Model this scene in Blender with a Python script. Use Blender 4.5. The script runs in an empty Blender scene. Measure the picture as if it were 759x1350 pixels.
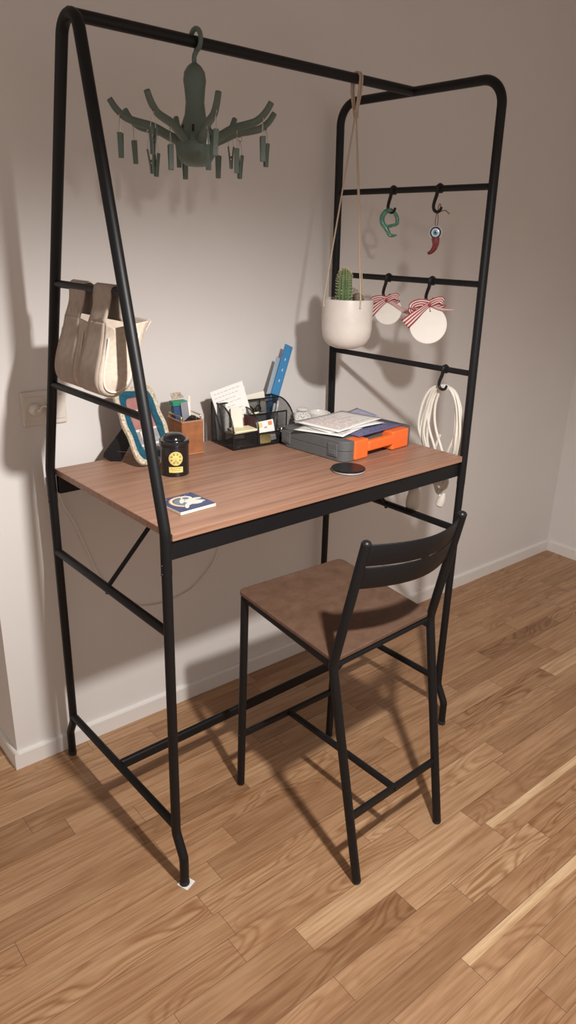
import bpy, bmesh, math, random
from mathutils import Vector as V, Matrix
random.seed(7)
PI = math.pi
SC = bpy.context.scene
COL = SC.collection

# ------------------------------------------------------------------ materials
def mat(name, col, rough=.5, metal=0, bump=0, bscale=200, var=0, vscale=30, stretch=(1, 1, 1), spec=.5, sheen=0, coat=0, trans=0, sss=0):
    m = bpy.data.materials.new(name); m.use_nodes = True
    nt = m.node_tree; b = nt.nodes['Principled BSDF']
    b.inputs['Base Color'].default_value = (*col, 1)
    b.inputs['Roughness'].default_value = rough
    b.inputs['Metallic'].default_value = metal
    b.inputs['Specular IOR Level'].default_value = spec
    if sheen: b.inputs['Sheen Weight'].default_value = sheen
    if coat: b.inputs['Coat Weight'].default_value = coat
    if trans: b.inputs['Transmission Weight'].default_value = trans
    tc = nt.nodes.new('ShaderNodeTexCoord'); mp = nt.nodes.new('ShaderNodeMapping')
    mp.inputs['Scale'].default_value = stretch
    nt.links.new(tc.outputs['Object'], mp.inputs['Vector'])
    if var:
        n = nt.nodes.new('ShaderNodeTexNoise'); n.inputs['Scale'].default_value = vscale; n.inputs['Detail'].default_value = 6
        nt.links.new(mp.outputs[0], n.inputs['Vector'])
        r = nt.nodes.new('ShaderNodeValToRGB')
        r.color_ramp.elements[0].position = .3; r.color_ramp.elements[1].position = .7
        r.color_ramp.elements[0].color = (*[c*(1-var) for c in col], 1)
        r.color_ramp.elements[1].color = (*[min(1, c*(1+var)) for c in col], 1)
        nt.links.new(n.outputs['Fac'], r.inputs[0]); nt.links.new(r.outputs[0], b.inputs['Base Color'])
    if bump:
        n2 = nt.nodes.new('ShaderNodeTexNoise'); n2.inputs['Scale'].default_value = bscale; n2.inputs['Detail'].default_value = 3
        nt.links.new(mp.outputs[0], n2.inputs['Vector'])
        bp = nt.nodes.new('ShaderNodeBump'); bp.inputs['Strength'].default_value = bump; bp.inputs['Distance'].default_value = .001
        nt.links.new(n2.outputs['Fac'], bp.inputs['Height']); nt.links.new(bp.outputs[0], b.inputs['Normal'])
    return m

def nodes(m): return m.node_tree, m.node_tree.nodes['Principled BSDF']

M = {}
M['wall'] = mat('painted_wall', (.70, .675, .655), .85, bump=.12, bscale=350, var=.015, vscale=4)
M['trim'] = mat('painted_trim', (.74, .715, .69), .5, var=.01, vscale=6)
M['black'] = mat('black_powder_coat', (.0065, .0068, .0080), .45, bump=.10, bscale=900, spec=.30)
M['blackplastic'] = mat('black_plastic', (.009, .009, .010), .38, bump=.05, bscale=500, spec=.35)
M['steel'] = mat('bright_steel', (.55, .54, .52), .3, metal=1)
M['brass'] = mat('brass', (.62, .47, .25), .32, metal=1, var=.1, vscale=80)
M['octo'] = mat('dark_green_plastic', (.105, .145, .122), .5, bump=.08, bscale=400, var=.06, vscale=40)
M['canvas'] = mat('natural_canvas', (.56, .475, .39), .95, bump=.6, bscale=700, var=.1, vscale=120, sheen=.1)
M['suede'] = mat('taupe_suede', (.43, .355, .30), .95, bump=.4, bscale=500, var=.08, vscale=60)
M['thread'] = mat('cream_thread', (.72, .66, .56), .9)
M['pot'] = mat('glazed_ceramic', (.62, .575, .53), .42, bump=.06, bscale=60, var=.05, vscale=25)
M['soil'] = mat('dry_soil', (.06, .045, .035), .95, bump=.9, bscale=150, var=.5, vscale=150)
M['cactus'] = mat('cactus_skin', (.085, .14, .05), .6, bump=.2, bscale=200, var=.25, vscale=60)
M['cactus2'] = mat('brownish_cactus_skin', (.16, .125, .105), .8, bump=.5, bscale=300, var=.35, vscale=90)
M['spine'] = mat('pale_spines', (.62, .55, .38), .7)
M['twine'] = mat('beige_twine', (.50, .40, .31), .9, bump=.6, bscale=900, var=.1, vscale=300)
M['greenglass'] = mat('green_glazed_glass', (.07, .24, .17), .18, var=.45, vscale=60, coat=.5)
M['redhorn'] = mat('red_glaze', (.17, .022, .024), .3, var=.6, vscale=110, coat=.3)
M['navy'] = mat('navy_glass', (.012, .02, .06), .15, coat=.5)
M['eyewhite'] = mat('white_glass', (.75, .78, .8), .2)
M['eyeblue'] = mat('light_blue_glass', (.12, .42, .58), .2)
M['redcord'] = mat('brown_red_cord', (.20, .075, .06), .8)
M['clay'] = mat('white_air_clay', (.80, .77, .72), .85, bump=.35, bscale=60, var=.02, vscale=40)
M['ribred'] = mat('ribbon_red', (.34, .035, .045), .6)
M['ribwhite'] = mat('ribbon_white', (.74, .66, .62), .6)
M['cable'] = mat('white_cable_sheath', (.72, .69, .62), .4)
M['plug'] = mat('white_plug_plastic', (.66, .61, .55), .4)
M['casegrey'] = mat('grey_case_plastic', (.105, .108, .112), .55, bump=.25, bscale=900, var=.05, vscale=60)
M['orange'] = mat('orange_plastic', (.86, .155, .03), .45, bump=.1, bscale=700)
M['leather'] = mat('tan_leather', (.30, .115, .045), .5, bump=.3, bscale=350, var=.18, vscale=40)
M['tin'] = mat('black_gloss_tin', (.008, .008, .009), .16, coat=.4)
M['label'] = mat('yellow_label', (.78, .62, .20), .5, var=.08, vscale=300)
M['labelink'] = mat('label_ink', (.24, .16, .05), .6)
M['paper'] = mat('white_paper', (.80, .79, .77), .8)
M['paperw'] = mat('warm_white_paper', (.80, .76, .66), .8)
M['cream'] = mat('cream_sticky_paper', (.82, .74, .50), .8)
M['ink'] = mat('pen_ink', (.30, .29, .31), .8)
M['redink'] = mat('red_print', (.55, .28, .27), .8)
M['violet'] = mat('violet_leaflet', (.115, .115, .24), .5)
M['violetl'] = mat('pale_violet_print', (.42, .43, .58), .5)
M['blue'] = mat('blue_plastic', (.045, .22, .45), .35)
M['bluegrey'] = mat('grey_blue_plastic', (.33, .40, .47), .35)
M['navyb'] = mat('navy_box_card', (.03, .07, .17), .5)
M['green'] = mat('green_box_card', (.02, .25, .13), .5)
M['tilenavy'] = mat('navy_tile_glaze', (.035, .055, .15), .3, var=.06, vscale=40)
M['tileside'] = mat('cream_tile_edge', (.80, .74, .62), .6)
M['inlaywhite'] = mat('pale_tile_print', (.74, .73, .66), .35)
M['inlaygrey'] = mat('blue_grey_tile_print', (.16, .22, .30), .35)
M['inlayorange'] = mat('orange_tile_print', (.70, .27, .13), .35)
M['inlayyellow'] = mat('yellow_tile_print', (.75, .68, .35), .35)
M['teal'] = mat('teal_mosaic', (.012, .085, .13), .25, bump=.5, bscale=300, var=.3, vscale=160)
M['photopink'] = mat('photo_print_pink', (.36, .17, .16), .4, var=.15, vscale=40)
M['photogrey'] = mat('photo_print_grey', (.30, .30, .31), .4, var=.25, vscale=60)
M['photowhite'] = mat('photo_print_white', (.70, .66, .62), .4)
M['puckring'] = mat('grey_rubber_ring', (.35, .35, .36), .5)
M['rubber'] = mat('black_rubber', (.015, .015, .016), .7)
M['hole'] = mat('dark_recess', (.02, .02, .02), .9)
M['cardorange'] = mat('orange_print', (.75, .24, .08), .6)
M['cardyellow'] = mat('yellow_print', (.75, .58, .20), .6)
M['redbook'] = mat('dusty_red_card', (.36, .11, .10), .7)
M['burgundy'] = mat('burgundy_card', (.065, .025, .03), .7)
M['greycard'] = mat('grey_card', (.26, .26, .28), .6)
M['clear'] = mat('clear_plastic', (.75, .75, .75), .15, trans=.6)
M['clockdial'] = mat('white_dial', (.8, .79, .76), .4)
M['porcelain'] = mat('white_enamel', (.76, .74, .70), .25, coat=.3)
M['darkdot'] = mat('dial_ink', (.05, .06, .06), .5)

# shell beads round the photo frame: voronoi patches of cream, gold and grey
def bead_mat():
    m = mat('shell_mosaic', (.55, .48, .36), .4); nt, b = nodes(m)
    tc = nt.nodes.new('ShaderNodeTexCoord'); vo = nt.nodes.new('ShaderNodeTexVoronoi'); vo.inputs['Scale'].default_value = 230
    nt.links.new(tc.outputs['Object'], vo.inputs['Vector'])
    s = nt.nodes.new('ShaderNodeSeparateColor'); nt.links.new(vo.outputs['Color'], s.inputs[0])
    r = nt.nodes.new('ShaderNodeValToRGB'); cr = r.color_ramp
    cr.elements[0].color = (.62, .56, .46, 1); cr.elements[1].color = (.30, .21, .10, 1)
    e = cr.elements.new(.5); e.color = (.48, .38, .24, 1); e = cr.elements.new(.8); e.color = (.66, .62, .55, 1)
    nt.links.new(s.outputs[0], r.inputs[0]); nt.links.new(r.outputs[0], b.inputs['Base Color'])
    bp = nt.nodes.new('ShaderNodeBump'); bp.inputs['Strength'].default_value = .8; bp.inputs['Distance'].default_value = .002; bp.invert = True
    nt.links.new(vo.outputs['Distance'], bp.inputs['Height']); nt.links.new(bp.outputs[0], b.inputs['Normal'])
    return m
M['bead'] = bead_mat()

# expanded steel mesh: real see-through holes in the sheet
def mesh_mat():
    m = mat('black_wire_mesh', (.012, .012, .013), .5); nt, b = nodes(m)
    out = [n for n in nt.nodes if n.type == 'OUTPUT_MATERIAL'][0]
    uv = nt.nodes.new('ShaderNodeUVMap'); mp = nt.nodes.new('ShaderNodeMapping')
    mp.inputs['Rotation'].default_value = (0, 0, PI/4); mp.inputs['Scale'].default_value = (420, 420, 420)
    nt.links.new(uv.outputs[0], mp.inputs['Vector'])
    sp = nt.nodes.new('ShaderNodeSeparateXYZ'); nt.links.new(mp.outputs[0], sp.inputs[0])
    fs = []
    for i in (0, 1):
        fr = nt.nodes.new('ShaderNodeMath'); fr.operation = 'FRACT'; nt.links.new(sp.outputs[i], fr.inputs[0])
        gt = nt.nodes.new('ShaderNodeMath'); gt.operation = 'GREATER_THAN'; gt.inputs[1].default_value = .36
        nt.links.new(fr.outputs[0], gt.inputs[0]); fs.append(gt)
    mu = nt.nodes.new('ShaderNodeMath'); mu.operation = 'MULTIPLY'
    nt.links.new(fs[0].outputs[0], mu.inputs[0]); nt.links.new(fs[1].outputs[0], mu.inputs[1])
    tr = nt.nodes.new('ShaderNodeBsdfTransparent'); mx = nt.nodes.new('ShaderNodeMixShader')
    nt.links.new(mu.outputs[0], mx.inputs[0]); nt.links.new(b.outputs[0], mx.inputs[1]); nt.links.new(tr.outputs[0], mx.inputs[2])
    nt.links.new(mx.outputs[0], out.inputs['Surface'])
    return m
M['mesh'] = mesh_mat()

def wood_mat(name, c0, c1, c2, sx, sy, rough=.45, ring=True):
    m = mat(name, c1, rough); nt, b = nodes(m); L = nt.links.new
    tc = nt.nodes.new('ShaderNodeTexCoord'); mp = nt.nodes.new('ShaderNodeMapping'); mp.inputs['Scale'].default_value = (sx, sy, sy)
    L(tc.outputs['Object'], mp.inputs['Vector'])
    n = nt.nodes.new('ShaderNodeTexNoise'); n.inputs['Scale'].default_value = 1; n.inputs['Detail'].default_value = 8; n.inputs['Roughness'].default_value = .65; n.inputs['Distortion'].default_value = .35
    L(mp.outputs[0], n.inputs['Vector'])
    r = nt.nodes.new('ShaderNodeValToRGB'); cr = r.color_ramp
    cr.elements[0].position = .30; cr.elements[0].color = (*c0, 1)
    cr.elements[1].position = .70; cr.elements[1].color = (*c2, 1)
    e = cr.elements.new(.5); e.color = (*c1, 1)
    L(n.outputs['Fac'], r.inputs[0]); L(r.outputs[0], b.inputs['Base Color'])
    bp = nt.nodes.new('ShaderNodeBump'); bp.inputs['Strength'].default_value = .08; bp.inputs['Distance'].default_value = .001
    L(n.outputs['Fac'], bp.inputs['Height']); L(bp.outputs[0], b.inputs['Normal'])
    return m
M['topwood'] = wood_mat('brown_wood_top', (.215, .110, .070), (.325, .178, .118), (.40, .228, .155), 2.2, 75, .42)
M['seatwood'] = wood_mat('brown_seat_board', (.098, .053, .033), (.122, .068, .044), (.150, .086, .057), 22, 30, .5)

def floor_mat():
    m = mat('oak_parquet', (.4, .24, .13), .42); nt, b = nodes(m); L = nt.links.new
    N = nt.nodes.new
    at = N('ShaderNodeAttribute'); at.attribute_name = 'strip'            # r: tone, g: seed, b: figure of the grain
    sc = N('ShaderNodeSeparateColor'); L(at.outputs['Color'], sc.inputs[0])
    tc = N('ShaderNodeTexCoord')
    sm = N('ShaderNodeMath'); sm.operation = 'MULTIPLY'; sm.inputs[1].default_value = 57.; L(sc.outputs[1], sm.inputs[0])
    cb = N('ShaderNodeCombineXYZ'); L(sm.outputs[0], cb.inputs[2]); L(sm.outputs[0], cb.inputs[0])
    ad = N('ShaderNodeVectorMath'); ad.operation = 'ADD'; L(tc.outputs['Object'], ad.inputs[0]); L(cb.outputs[0], ad.inputs[1])
    # fine pores, long in x
    m1 = N('ShaderNodeMapping'); m1.inputs['Scale'].default_value = (5, 110, 1); L(ad.outputs[0], m1.inputs['Vector'])
    n1 = N('ShaderNodeTexNoise'); n1.inputs['Scale'].default_value = 1; n1.inputs['Detail'].default_value = 7; n1.inputs['Roughness'].default_value = .6; L(m1.outputs[0], n1.inputs['Vector'])
    # cathedral figure: contour lines of a slow noise
    m2 = N('ShaderNodeMapping'); m2.inputs['Scale'].default_value = (2.2, 13, 1); L(ad.outputs[0], m2.inputs['Vector'])
    n2 = N('ShaderNodeTexNoise'); n2.inputs['Scale'].default_value = 1; n2.inputs['Detail'].default_value = 1.5; n2.inputs['Distortion'].default_value = .4; L(m2.outputs[0], n2.inputs['Vector'])
    k = N('ShaderNodeMath'); k.operation = 'MULTIPLY'; k.inputs[1].default_value = 95; L(n2.outputs['Fac'], k.inputs[0])
    sn = N('ShaderNodeMath'); sn.operation = 'SINE'; L(k.outputs[0], sn.inputs[0])
    s2 = N('ShaderNodeMapRange'); s2.inputs['From Min'].default_value = -1; s2.inputs['From Max'].default_value = 1; L(sn.outputs[0], s2.inputs['Value'])
    pw = N('ShaderNodeMath'); pw.operation = 'POWER'; pw.inputs[1].default_value = 2.2; L(s2.outputs[0], pw.inputs[0])
    fg = N('ShaderNodeMath'); fg.operation = 'MULTIPLY'; L(pw.outputs[0], fg.inputs[0]); L(sc.outputs[2], fg.inputs[1])
    # slow blotches
    m3 = N('ShaderNodeMapping'); m3.inputs['Scale'].default_value = (4, 14, 1); L(ad.outputs[0], m3.inputs['Vector'])
    n3 = N('ShaderNodeTexNoise'); n3.inputs['Scale'].default_value = 1; n3.inputs['Detail'].default_value = 4; L(m3.outputs[0], n3.inputs['Vector'])
    tone = N('ShaderNodeValToRGB'); cr = tone.color_ramp
    cr.elements[0].position = 0; cr.elements[0].color = (.30, .165, .083, 1)
    cr.elements[1].position = 1; cr.elements[1].color = (.76, .56, .35, 1)
    e = cr.elements.new(.35); e.color = (.43, .258, .140, 1); e = cr.elements.new(.6); e.color = (.485, .30, .168, 1)
    L(sc.outputs[0], tone.inputs[0])
    def mul(a, fac, col, lo, hi):
        mr = N('ShaderNodeMapRange'); mr.inputs['From Min'].default_value = lo; mr.inputs['From Max'].default_value = hi; L(fac, mr.inputs['Value'])
        mx = N('ShaderNodeMix'); mx.data_type = 'RGBA'; mx.blend_type = 'MULTIPLY'
        L(mr.outputs[0], mx.inputs['Factor']); L(a, mx.inputs['A']); mx.inputs['B'].default_value = (*col, 1)
        return mx.outputs['Result']
    c = mul(tone.outputs[0], n1.outputs['Fac'], (.69, .60, .52), .40, .68)
    c = mul(c, fg.outputs[0], (.66, .54, .44), 0, 1)
    c = mul(c, n3.outputs['Fac'], (.86, .80, .75), .4, .7)
    L(c, b.inputs['Base Color'])
    rr = N('ShaderNodeMapRange'); rr.inputs['To Min'].default_value = .36; rr.inputs['To Max'].default_value = .55; L(n1.outputs['Fac'], rr.inputs['Value']); L(rr.outputs[0], b.inputs['Roughness'])
    bp = N('ShaderNodeBump'); bp.inputs['Strength'].default_value = .06; bp.inputs['Distance'].default_value = .001; L(n1.outputs['Fac'], bp.inputs['Height']); L(bp.outputs[0], b.inputs['Normal'])
    return m
M['floor'] = floor_mat()
M['joint'] = mat('dark_joint', (.16, .09, .048), .8)

# ------------------------------------------------------------------ geometry
def catmull(P, n=6, closed=False):
    P = [V(p) for p in P]; out = []
    N = len(P); rng = range(N) if closed else range(N-1)
    for i in rng:
        if closed: a, b, c, d = P[i-1], P[i], P[(i+1) % N], P[(i+2) % N]
        else: a, b, c, d = P[max(i-1, 0)], P[i], P[i+1], P[min(i+2, N-1)]
        for k in range(n):
            t = k/n
            out.append(.5*((2*b)+(c-a)*t+(2*a-5*b+4*c-d)*t*t+(3*b-a-3*c+d)*t**3))
    if not closed: out.append(P[-1])
    return out
def fillet(P, r, n=7):
    P = [V(p) for p in P]; rs = r if isinstance(r, (list, tuple)) else [r]*len(P); out = [P[0]]
    for i in range(1, len(P)-1):
        a, b, c = P[i-1], P[i], P[i+1]; u = (a-b).normalized(); w = (c-b).normalized()
        ang = u.angle(w)
        if ang > PI-.01 or rs[i] <= 0: out.append(b); continue
        h = rs[i]/math.tan(ang/2); h = min(h, (a-b).length*.49 if i > 1 else (a-b).length*.98, (c-b).length*.98 if i == len(P)-2 else (c-b).length*.49)
        rr = h*math.tan(ang/2); bis = (u+w).normalized(); ctr = b+bis*(rr/math.sin(ang/2))
        p0 = b+u*h; p1 = b+w*h; v0 = p0-ctr; v1 = p1-ctr; th = v0.angle(v1)
        for k in range(n+1):
            t = k/n
            out.append(ctr+(v0*math.sin((1-t)*th)+v1*math.sin(t*th))/math.sin(th))
    out.append(P[-1]); return out

class B:
    def __init__(s): s.bm = bmesh.new(); s.mi = 0; s.uv = s.bm.loops.layers.uv.new('UVMap')
    def face(s, vs):
        try: f = s.bm.faces.new(vs)
        except ValueError: return None
        f.material_index = s.mi; return f
    def tube(s, P, r, seg=12, closed=False, flat=None, cap=True):
        """sweep a round (or flat=(w,h,up) rectangular) profile along P; r may be a list"""
        P = [V(p) for p in P]; n = len(P); rs = r if isinstance(r, (list, tuple)) else [r]*n
        T = []
        for i in range(n):
            a = P[i-1] if (i or closed) else P[i]; c = P[(i+1) % n] if (i < n-1 or closed) else P[i]
            T.append((c-a).normalized())
        up = V((0, 0, 1)) if abs(T[0].z) < .9 else V((1, 0, 0))
        nrm = (up-T[0]*up.dot(T[0])).normalized(); rings = []
        for i in range(n):
            if i:
                ax = T[i-1].cross(T[i])
                if ax.length > 1e-9: nrm = Matrix.Rotation(T[i-1].angle(T[i]), 3, ax.normalized()) @ nrm
                nrm = (nrm-T[i]*nrm.dot(T[i])).normalized()
            bn = T[i].cross(nrm)
            rings.append([s.bm.verts.new(P[i]+(nrm*math.cos(2*PI*k/seg)+bn*math.sin(2*PI*k/seg))*rs[i]) for k in range(seg)])
        m = n if closed else n-1
        off = 0
        if closed:   # least twist at the seam
            off = min(range(seg), key=lambda o: (rings[-1][0].co-rings[0][o].co).length)
        for i in range(m):
            A = rings[i]; Bq = rings[(i+1) % n]; o = off if (closed and i == n-1) else 0
            for k in range(seg):
                s.face([A[k], A[(k+1) % seg], Bq[(k+1+o) % seg], Bq[(k+o) % seg]])
        if cap and not closed:
            s.face(rings[0][::-1]); s.face(rings[-1])
        return s
    def lathe(s, prof, c=(0, 0, 0), seg=32, mtx=None):
        c = V(c); rings = []
        for r, z in prof:
            if r < 1e-6: v = [V((0, 0, z))]
            else: v = [V((r*math.cos(2*PI*k/seg), r*math.sin(2*PI*k/seg), z)) for k in range(seg)]
            rings.append([s.bm.verts.new((mtx @ p if mtx else p)+c) for p in v])
        for A, Bq in zip(rings, rings[1:]):
            for k in range(seg):
                a = [A[k % len(A)], A[(k+1) % len(A)], Bq[(k+1) % len(Bq)], Bq[k % len(Bq)]]
                u = []
                for q in a:
                    if q not in u: u.append(q)
                if len(u) > 2: s.face(u)
        return s
    def ball(s, c, r, seg=12, rings=8, scale=(1, 1, 1)):
        m = Matrix.Diagonal(V(scale)).to_3x3()
        return s.lathe([(r*math.sin(PI*k/rings), -r*math.cos(PI*k/rings)) for k in range(rings+1)], c, seg, m)
    def prism(s, poly, h, mtx=None):
        """extrude 2D outline (xy) from z=0 to h, placed with mtx"""
        mtx = mtx or Matrix()
        a = [s.bm.verts.new(mtx @ V((x, y, 0))) for x, y in poly]; b = [s.bm.verts.new(mtx @ V((x, y, h))) for x, y in poly]
        s.face(a[::-1]); s.face(b); n = len(a)
        for i in range(n): s.face([a[i], a[(i+1) % n], b[(i+1) % n], b[i]])
        return s
    def box(s, lo, hi, mtx=None):
        mtx = mtx or Matrix()
        v = [s.bm.verts.new(mtx @ V((x, y, z))) for z in (lo[2], hi[2]) for x, y in ((lo[0], lo[1]), (hi[0], lo[1]), (hi[0], hi[1]), (lo[0], hi[1]))]
        for f in ((3, 2, 1, 0), (4, 5, 6, 7), (0, 1, 5, 4), (1, 2, 6, 5), (2, 3, 7, 6), (3, 0, 4, 7)): s.face([v[i] for i in f])
        return s
    def grid(s, rows, uvs=None, mats=None):
        """rows: list of lists of points"""
        vs = [[s.bm.verts.new(V(p)) for p in r] for r in rows]
        for i in range(len(vs)-1):
            for j in range(len(vs[0])-1):
                if mats: s.mi = mats[j]
                f = s.face([vs[i][j], vs[i][j+1], vs[i+1][j+1], vs[i+1][j]])
                if f and uvs:
                    for l, (a, b) in zip(f.loops, ((i, j), (i, j+1), (i+1, j+1), (i+1, j))): l[s.uv].uv = uvs[a][b]
        return s
    def build(s, name, mats, parent=None, smooth=True, bevel=0, bseg=2, solid=0, sub=0, loc=None, rot=None, auto=40):
        bmesh.ops.remove_doubles(s.bm, verts=s.bm.verts, dist=1e-6)
        bmesh.ops.recalc_face_normals(s.bm, faces=s.bm.faces)
        me = bpy.data.meshes.new(name); s.bm.to_mesh(me); s.bm.free()
        o = bpy.data.objects.new(name, me); COL.objects.link(o)
        for m in (mats if isinstance(mats, (list, tuple)) else [mats]): me.materials.append(M[m] if isinstance(m, str) else m)
        if parent: o.parent = parent
        if loc: o.location = loc
        if rot: o.rotation_euler = rot
        if solid:
            q = o.modifiers.new('solid', 'SOLIDIFY'); q.thickness = solid; q.offset = 0
        if bevel:
            q = o.modifiers.new('bevel', 'BEVEL'); q.width = bevel; q.segments = bseg; q.limit_method = 'ANGLE'; q.angle_limit = math.radians(35)
        if sub:
            q = o.modifiers.new('sub', 'SUBSURF'); q.levels = sub; q.render_levels = sub
        if smooth:
            me.shade_smooth()
            try: me.set_sharp_from_angle(angle=math.radians(auto))
            except Exception: pass
        return o
def thing(name, label, cat, loc=(0, 0, 0), rz=0, group=None):
    o = bpy.data.objects.new(name, None); COL.objects.link(o); o.empty_display_size = .05
    o.location = loc; o.rotation_euler = (0, 0, rz); o['label'] = label; o['category'] = cat
    if group: o['group'] = group
    return o
def tag(o, label, cat, group=None):
    o['label'] = label; o['category'] = cat
    if group: o['group'] = group
    return o
def struct(o): o['kind'] = 'structure'; return o
def rrect(x0, y0, x1, y1, r, n=6):
    out = []
    for cx, cy, a in ((x1-r, y1-r, 0), (x0+r, y1-r, PI/2), (x0+r, y0+r, PI), (x1-r, y0+r, 1.5*PI)):
        for k in range(n+1): t = a+k/n*PI/2; out.append((cx+r*math.cos(t), cy+r*math.sin(t)))
    return out
def circ(r, n=32, cx=0, cy=0, sy=1): return [(cx+r*math.cos(2*PI*k/n), cy+sy*r*math.sin(2*PI*k/n)) for k in range(n)]
def frame_mtx(o, x, y):
    """matrix with columns x, y, x*y at origin o"""
    x = V(x).normalized(); y = V(y); y = (y-x*y.dot(x)).normalized(); z = x.cross(y); o = V(o)
    return Matrix(((x.x, y.x, z.x, o.x), (x.y, y.y, z.y, o.y), (x.z, y.z, z.z, o.z), (0, 0, 0, 1)))
def ringbar(outer, inner, h, b, mtx):
    """flat frame between two outlines with equal point counts"""
    n = len(outer); q = []
    for z in (0, h):
        q.append([b.bm.verts.new(mtx @ V((x, y, z))) for x, y in outer]); q.append([b.bm.verts.new(mtx @ V((x, y, z))) for x, y in inner])
    o0, i0, o1, i1 = q
    for k in range(n):
        j = (k+1) % n
        b.face([o0[k], o0[j], o1[j], o1[k]]); b.face([i0[j], i0[k], i1[k], i1[j]])
        b.face([o1[k], o1[j], i1[j], i1[k]]); b.face([o0[j], o0[k], i0[k], i0[j]])

# ------------------------------------------------------------------ the room
WY, WXR, WXL = .643, 2.678, -.171       # wall faces
CEIL = 2.6; YF = -2.6; YB = 2.2
struct(B().box((WXL, WY, -.02), (WXR+.15, WY+.15, CEIL)).build('wall_back', 'wall', smooth=False))
struct(B().box((WXR, YF, -.02), (WXR+.15, WY, CEIL)).build('wall_right', 'wall', smooth=False))
struct(B().box((WXL, WY+.15, -.02), (WXL+.15, YB, CEIL)).build('wall_left', 'wall', smooth=False))
struct(B().box((-2.6, YB, -.02), (WXL+.15, YB+.15, CEIL)).build('wall_far', 'wall', smooth=False))
struct(B().box((-2.6, YF, CEIL), (WXR+.15, YB+.15, CEIL+.1)).build('ceiling', 'wall', smooth=False))
# baseboards with an eased top, mitred at the outside corner
def skirting(name, path):
    prof = [(0, 0), (.012, 0), (.012, .050), (.009, .056), (.004, .058), (0, .058)]
    b = B(); rows = []
    n = len(path)
    for i, p in enumerate(path):
        p = V((*p, 0))
        d0 = (p-V((*path[i-1], 0))).normalized() if i else None
        d1 = (V((*path[i+1], 0))-p).normalized() if i < n-1 else None
        def nor(d): return V((d.y, -d.x, 0))
        if d0 is None: m = nor(d1)
        elif d1 is None: m = nor(d0)
        else:
            m = (nor(d0)+nor(d1)); m = m/(m.dot(nor(d0)))
        rows.append([p+m*x+V((0, 0, z)) for x, z in prof])
    vs = [[b.bm.verts.new(q) for q in r] for r in rows]
    for i in range(n-1):
        for j in range(len(prof)): k = (j+1) % len(prof); b.face([vs[i][j], vs[i][k], vs[i+1][k], vs[i+1][j]])
    b.face(vs[0]); b.face(vs[-1])
    struct(b.build(name, 'trim', smooth=False))
skirting('baseboard_back', [(WXL, WY+.0), (WXR-.0005, WY)])
skirting('baseboard_right', [(WXR, WY-.0125), (WXR, YF)])
skirting('baseboard_left', [(WXL, YB), (WXL, WY-.012)])

# oak parquet: strips of 73 mm, each with its own tone, seed and grain figure
def build_floor():
    bm = bmesh.new(); cl = bm.loops.layers.float_color.new('strip'); rnd = random.Random(21)
    w = .0731; y0 = -.3725
    x0, x1 = -2.6, WXR
    fixed = {-1: [(.773, 1.30, .62)], -4: [(.388, .93, .66)]}       # the two strips with a pale sapwood edge
    def quad(xa, ya, xb, yb, tone, seed, fig):
        v = [bm.verts.new((x, y, 0)) for x, y in ((xa, ya), (xb, ya), (xb, yb), (xa, yb))]
        f = bm.faces.new(v)
        for l in f.loops: l[cl] = (tone, seed, fig, 1)
    g = .0006
    for k in range(-31, 36):
        ya = y0+k*w; yb = ya+w
        fx = fixed.get(k, [])
        x = x0-rnd.random()*.4
        cuts = []
        while x < x1:
            ln = rnd.choice((.34, .42, .48, .54, .60, .60))*(.92+.16*rnd.random()); cuts.append((x, x+ln)); x += ln
        if fx:
            s, e, t = fx[0]; new = []
            for a, b_ in cuts:
                if b_ <= s or a >= e: new.append((a, b_)); continue
                if a < s: new.append((a, s))
                if b_ > e: new.append((e, b_))
            cuts = new
            cuts = [c for c in cuts if c[1]-c[0] > .01]
            cuts.append((s, e))
        for a, b_ in cuts:
            tone = min(.78, max(.08, rnd.gauss(.44, .155))); seed = rnd.random(); fig = rnd.choice((0, .15, .3, .8, 1))*rnd.random()
            if fx and abs(a-fx[0][0]) < 1e-6:
                ym = yb-w*.34
                quad(a+g, ym, b_-g, yb-g, .97, seed, .1); quad(a+g, ya+g, b_-g, ym, .6, seed, .6)
            else: quad(a+g, ya+g, b_-g, yb-g, tone, seed, fig)
    # dark joints show between the strips
    z = -.0006
    v = [bm.verts.new(p) for p in ((x0-.5, -2.7, z), (x1+.05, -2.7, z), (x1+.05, YB, z), (x0-.5, YB, z))]
    f = bm.faces.new(v); f.material_index = 1
    for l in f.loops: l[cl] = (.2, 0, 0, 1)
    # slab below
    vb = [bm.verts.new((p.co.x, p.co.y, -.03)) for p in v]
    bm.faces.new(vb[::-1]).material_index = 1
    for i in range(4): bm.faces.new((v[i], vb[i], vb[(i+1) % 4], v[(i+1) % 4])).material_index = 1
    bmesh.ops.recalc_face_normals(bm, faces=[q for q in bm.faces if abs(q.normal.z) < .5])
    me = bpy.data.meshes.new('floor'); bm.to_mesh(me); bm.free()
    o = bpy.data.objects.new('floor', me); COL.objects.link(o); me.materials.append(M['floor']); me.materials.append(M['joint'])
    struct(o)
build_floor()

# ------------------------------------------------------------------ the desk with its rack
TA = .029
L_, D_, ZT = 1.03, .571, .9364
ZB, ZM = .1595, .701
U1, U2, R1, R2, R3, ZTOP, APY = 1.4152, 1.1737, 1.6665, 1.4218, 1.1779, 1.915, .286
RU, RL, RR = .0123, .0117, .0085
desk = thing('desk', 'black metal desk with brown wood top and tall hanging rack against the wall', 'desk', (0, 0, 0), TA)
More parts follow.
